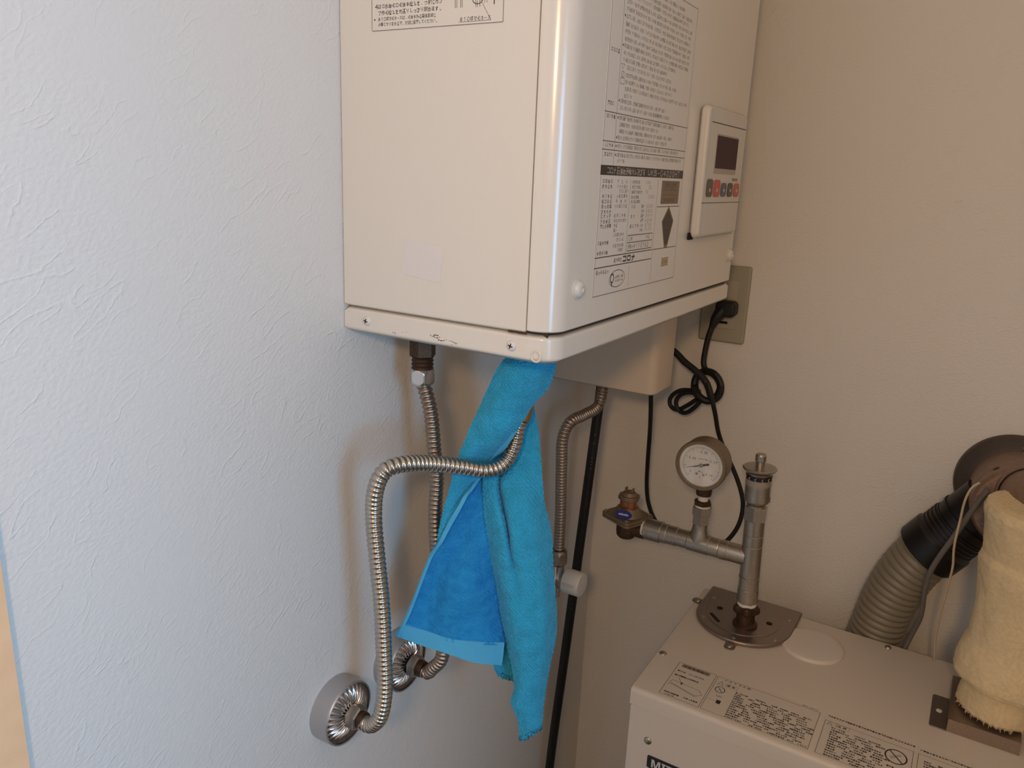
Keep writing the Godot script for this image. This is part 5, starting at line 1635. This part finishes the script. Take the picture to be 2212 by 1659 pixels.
	for i in 150:
		var a := rng.randf() * TAU
		var r := 0.0385 + rng.randf_range(-0.0015, 0.0015)
		var p0 := Vector3(0.604 + r * cos(a), 0.9325, 0.192 + r * sin(a))
		var p1 := p0 + Vector3(cos(a) * rng.randf_range(0.0, 0.004), rng.randf_range(-0.005, -0.001), sin(a) * rng.randf_range(0.0, 0.004))
		b.tube(PackedVector3Array([p0, p1]), PackedFloat32Array([0.0005, 0.0002]), 4, false)
	part("frayed_fibres", b, M.wrap, o).set_meta("kind", "stuff")
	# air duct
	o = thing("air_duct", "grey corrugated air duct with a black elbow, rising behind the boiler", "duct", Vector3(0.46, 0.8, 0.045))
	b = MB.new()
	var dp := PackedVector3Array([Vector3(0.455, 0.80, 0.042), Vector3(0.456, 0.86, 0.0425), Vector3(0.4625, 0.9034, 0.0460), Vector3(0.4703, 0.9531, 0.0500), Vector3(0.4845, 1.0013, 0.0530), Vector3(0.5049, 1.0431, 0.0560)])
	corrugated(b, dp, 0.0355, 0.0098, 0.0026, 44, 0.9)
	part("corrugated_tube", b, M.duct, o)
	b = MB.new()
	var e0: Vector3 = Vector3(0.5035, 1.0413, 0.0560)
	var e1: Vector3 = Vector3(0.5305, 1.0808, 0.0590)
	var ax := (e1 - e0).normalized()
	var el0 := along(e0, ax)
	var w := e0.distance_to(e1)
	b.lathe([Vector2(0.0345, 0.002), Vector2(0.0345, 0.0), Vector2(0.0400, 0.0), Vector2(0.0410, 0.002), Vector2(0.0410, w * 0.62), Vector2(0.0372, w * 0.72), Vector2(0.0368, w), Vector2(0.0368, w + 0.012), Vector2(0.0, w + 0.012)], 48, el0, 30.0)
	var el := part("elbow", b, M.black_plastic, o, "black plastic elbow")
	for k in 4:
		b = MB.new()
		var h := w * 0.76 + k * 0.0062
		b.lathe([Vector2(0.0365, h - 0.0007), Vector2(0.0384, h - 0.0007), Vector2(0.0384, h + 0.0007), Vector2(0.0365, h + 0.0007)], 44, el0)
		part("rib", b, plain_mat(Color(0.20, 0.165, 0.15), 0.4), el)
	# cables in front of the duct
	o = thing("grey_cable", "grey flexible cable slanting down across the black elbow behind the boiler", "cable", Vector3(0.5, 0.85, 0.1))
	b = MB.new()
	pipe(b, PackedVector3Array([Vector3(0.5542, 1.1678, 0.1320), Vector3(0.5466, 1.1488, 0.1300), Vector3(0.5317, 1.1044, 0.1280), Vector3(0.5145, 1.0505, 0.1200), Vector3(0.5110, 1.0158, 0.1100), Vector3(0.5120, 0.9685, 0.0940), Vector3(0.5051, 0.9276, 0.0795), Vector3(0.5014, 0.9086, 0.0795), Vector3(0.499, 0.87, 0.079)]), 0.0032, 14, 0.006)
	part("cable", b, M.cord_grey, o)
	o = thing("thin_wire", "thin pale wire hanging from the flue elbow to the boiler's back edge", "wire", Vector3(0.54, 0.9, 0.1))
	b = MB.new()
	pipe(b, PackedVector3Array([Vector3(0.5436, 1.1798, 0.1500), Vector3(0.5374, 1.1722, 0.1490), Vector3(0.5333, 1.1544, 0.1460), Vector3(0.5326, 1.1285, 0.1400), Vector3(0.5319, 1.0997, 0.1360), Vector3(0.5325, 1.0834, 0.1330), Vector3(0.5350, 1.0604, 0.1280), Vector3(0.5340, 1.0240, 0.1180), Vector3(0.5325, 0.9747, 0.1050), Vector3(0.5333, 0.9396, 0.0950), Vector3(0.5366, 0.9106, 0.0900), Vector3(0.537, 0.895, 0.0785)]), 0.0014, 8, 0.006)
	part("wire", b, M.wire, o)


# ---------------------------------------------------------------- outlet and cords

func outlet_and_cords() -> void:
	var o := thing("wall_outlet", "beige wall socket plate on the back wall, partly behind the water heater", "outlet", Vector3(0.187, 1.27, 0.0))
	var f := facing_z(Vector3(0.187, 1.3276, 0.0))
	var b := MB.new()
	b.extrude(rrect(-0.0345, -0.0572, 0.0345, 0.0572, 0.004, 4), 0.0, 0.0075, 0.003, f)
	part("plate", b, M.plate, o)
	b = MB.new()
	b.extrude(rrect(-0.0185, -0.036, 0.0185, 0.036, 0.002, 3), 0.0070, 0.0088, 0.0005, f)
	var ins := part("socket", b, plain_mat(Color(0.70, 0.67, 0.60), 0.35), o)
	b = MB.new()
	b.extrude(rrect(-0.0105, 0.0250, 0.0085, 0.0290, 0.001, 2), 0.0087, 0.0089, 0.0, f)
	part("socket_slot", b, M.slot, ins)
	# plug and its cord, coiled in a knot
	o = thing("power_cord", "black power cord plugged in the socket and tied in a knot below it", "cord", Vector3(0.19, 1.2, 0.03))
	b = MB.new()
	b.extrude(rrect(-0.0145, -0.0115, 0.0145, 0.0115, 0.007, 5), 0.0, 0.024, 0.004, facing_z(Vector3(0.1955, 1.3235, 0.0089)))
	var pa: Vector3 = Vector3(0.1917, 1.3228, 0.0260)
	var pb: Vector3 = Vector3(0.1830, 1.3071, 0.0300)
	var pc: Vector3 = Vector3(0.1800, 1.2960, 0.0320)
	b.tube(PackedVector3Array([pa, pa.lerp(pb, 0.5), pb, pc]), PackedFloat32Array([0.0085, 0.0088, 0.0072, 0.0045]), 20)
	part("plug", b, M.cord, o)
	b = MB.new()
	var cr := 0.0042
	pipe(b, PackedVector3Array([pc, Vector3(0.1769, 1.2826, 0.0330), Vector3(0.1746, 1.2615, 0.0340), Vector3(0.1747, 1.2408, 0.0360), Vector3(0.1811, 1.2320, 0.0400), Vector3(0.1950, 1.2312, 0.0460), Vector3(0.2051, 1.2201, 0.0480), Vector3(0.2030, 1.2017, 0.0460), Vector3(0.1908, 1.1872, 0.0420), Vector3(0.1739, 1.1874, 0.0380), Vector3(0.1639, 1.2011, 0.0360), Vector3(0.1689, 1.2210, 0.0380), Vector3(0.1836, 1.2315, 0.0430), Vector3(0.1998, 1.2280, 0.0470), Vector3(0.2087, 1.2146, 0.0490)]), cr, 16, 0.003)
	pipe(b, PackedVector3Array([Vector3(0.1686, 1.1955, 0.0460), Vector3(0.1668, 1.2170, 0.0410), Vector3(0.1772, 1.2292, 0.0400), Vector3(0.1927, 1.2283, 0.0400), Vector3(0.2039, 1.2147, 0.0400), Vector3(0.2025, 1.1960, 0.0400), Vector3(0.1881, 1.1867, 0.0420), Vector3(0.1736, 1.1949, 0.0460), Vector3(0.1685, 1.2092, 0.0500)]), 0.0056, 16, 0.003)
	# two loose bights to the left of the knot
	pipe(b, PackedVector3Array([Vector3(0.1755, 1.1987, 0.0420), Vector3(0.1606, 1.1977, 0.0400), Vector3(0.1429, 1.1934, 0.0380), Vector3(0.1301, 1.1808, 0.0380), Vector3(0.1306, 1.1684, 0.0380), Vector3(0.1422, 1.1637, 0.0400), Vector3(0.1580, 1.1738, 0.0420), Vector3(0.1731, 1.1872, 0.0440)]), 0.0033, 14, 0.003)
	pipe(b, PackedVector3Array([Vector3(0.1785, 1.1958, 0.0460), Vector3(0.1614, 1.1956, 0.0460), Vector3(0.1470, 1.1889, 0.0440), Vector3(0.1409, 1.1768, 0.0440), Vector3(0.1465, 1.1647, 0.0440), Vector3(0.1576, 1.1630, 0.0460), Vector3(0.1702, 1.1732, 0.0480), Vector3(0.1808, 1.1871, 0.0500)]), 0.0033, 14, 0.003)
	# the end that goes up to the heater
	pipe(b, PackedVector3Array([Vector3(0.112, 1.2665, 0.052), Vector3(0.1377, 1.2526, 0.0520), Vector3(0.1508, 1.2431, 0.0540), Vector3(0.1680, 1.2336, 0.0560), Vector3(0.1822, 1.2245, 0.0580), Vector3(0.1908, 1.2152, 0.0600), Vector3(0.1970, 1.1972, 0.0560)]), 0.0050, 16, 0.003)
	part("cord", b, M.cord, o)
	o = thing("sensor_cable", "thin black cable looping behind the pressure gauge up to the heater's cover", "cable", Vector3(0.2, 0.98, 0.05))
	b = MB.new()
	pipe(b, PackedVector3Array([Vector3(0.1940, 1.2220, 0.0700), Vector3(0.2017, 1.2012, 0.0700), Vector3(0.2076, 1.1745, 0.0620), Vector3(0.2121, 1.1438, 0.0500), Vector3(0.2237, 1.1163, 0.0460), Vector3(0.2393, 1.0893, 0.0440), Vector3(0.2517, 1.0633, 0.0430), Vector3(0.2584, 1.0387, 0.0420), Vector3(0.2564, 1.0081, 0.0420), Vector3(0.2461, 0.9823, 0.0420), Vector3(0.2317, 0.9641, 0.0420), Vector3(0.2074, 0.9522, 0.0420), Vector3(0.1781, 0.9510, 0.0430), Vector3(0.1469, 0.9607, 0.0440), Vector3(0.1257, 0.9795, 0.0460), Vector3(0.1148, 1.0051, 0.0500), Vector3(0.1114, 1.0346, 0.0560), Vector3(0.1163, 1.0818, 0.0750), Vector3(0.1245, 1.1423, 0.1000), Vector3(0.1319, 1.1854, 0.1250), Vector3(0.1335, 1.2120, 0.1350)]), 0.0033, 16, 0.006)
	part("cable", b, M.cord, o)
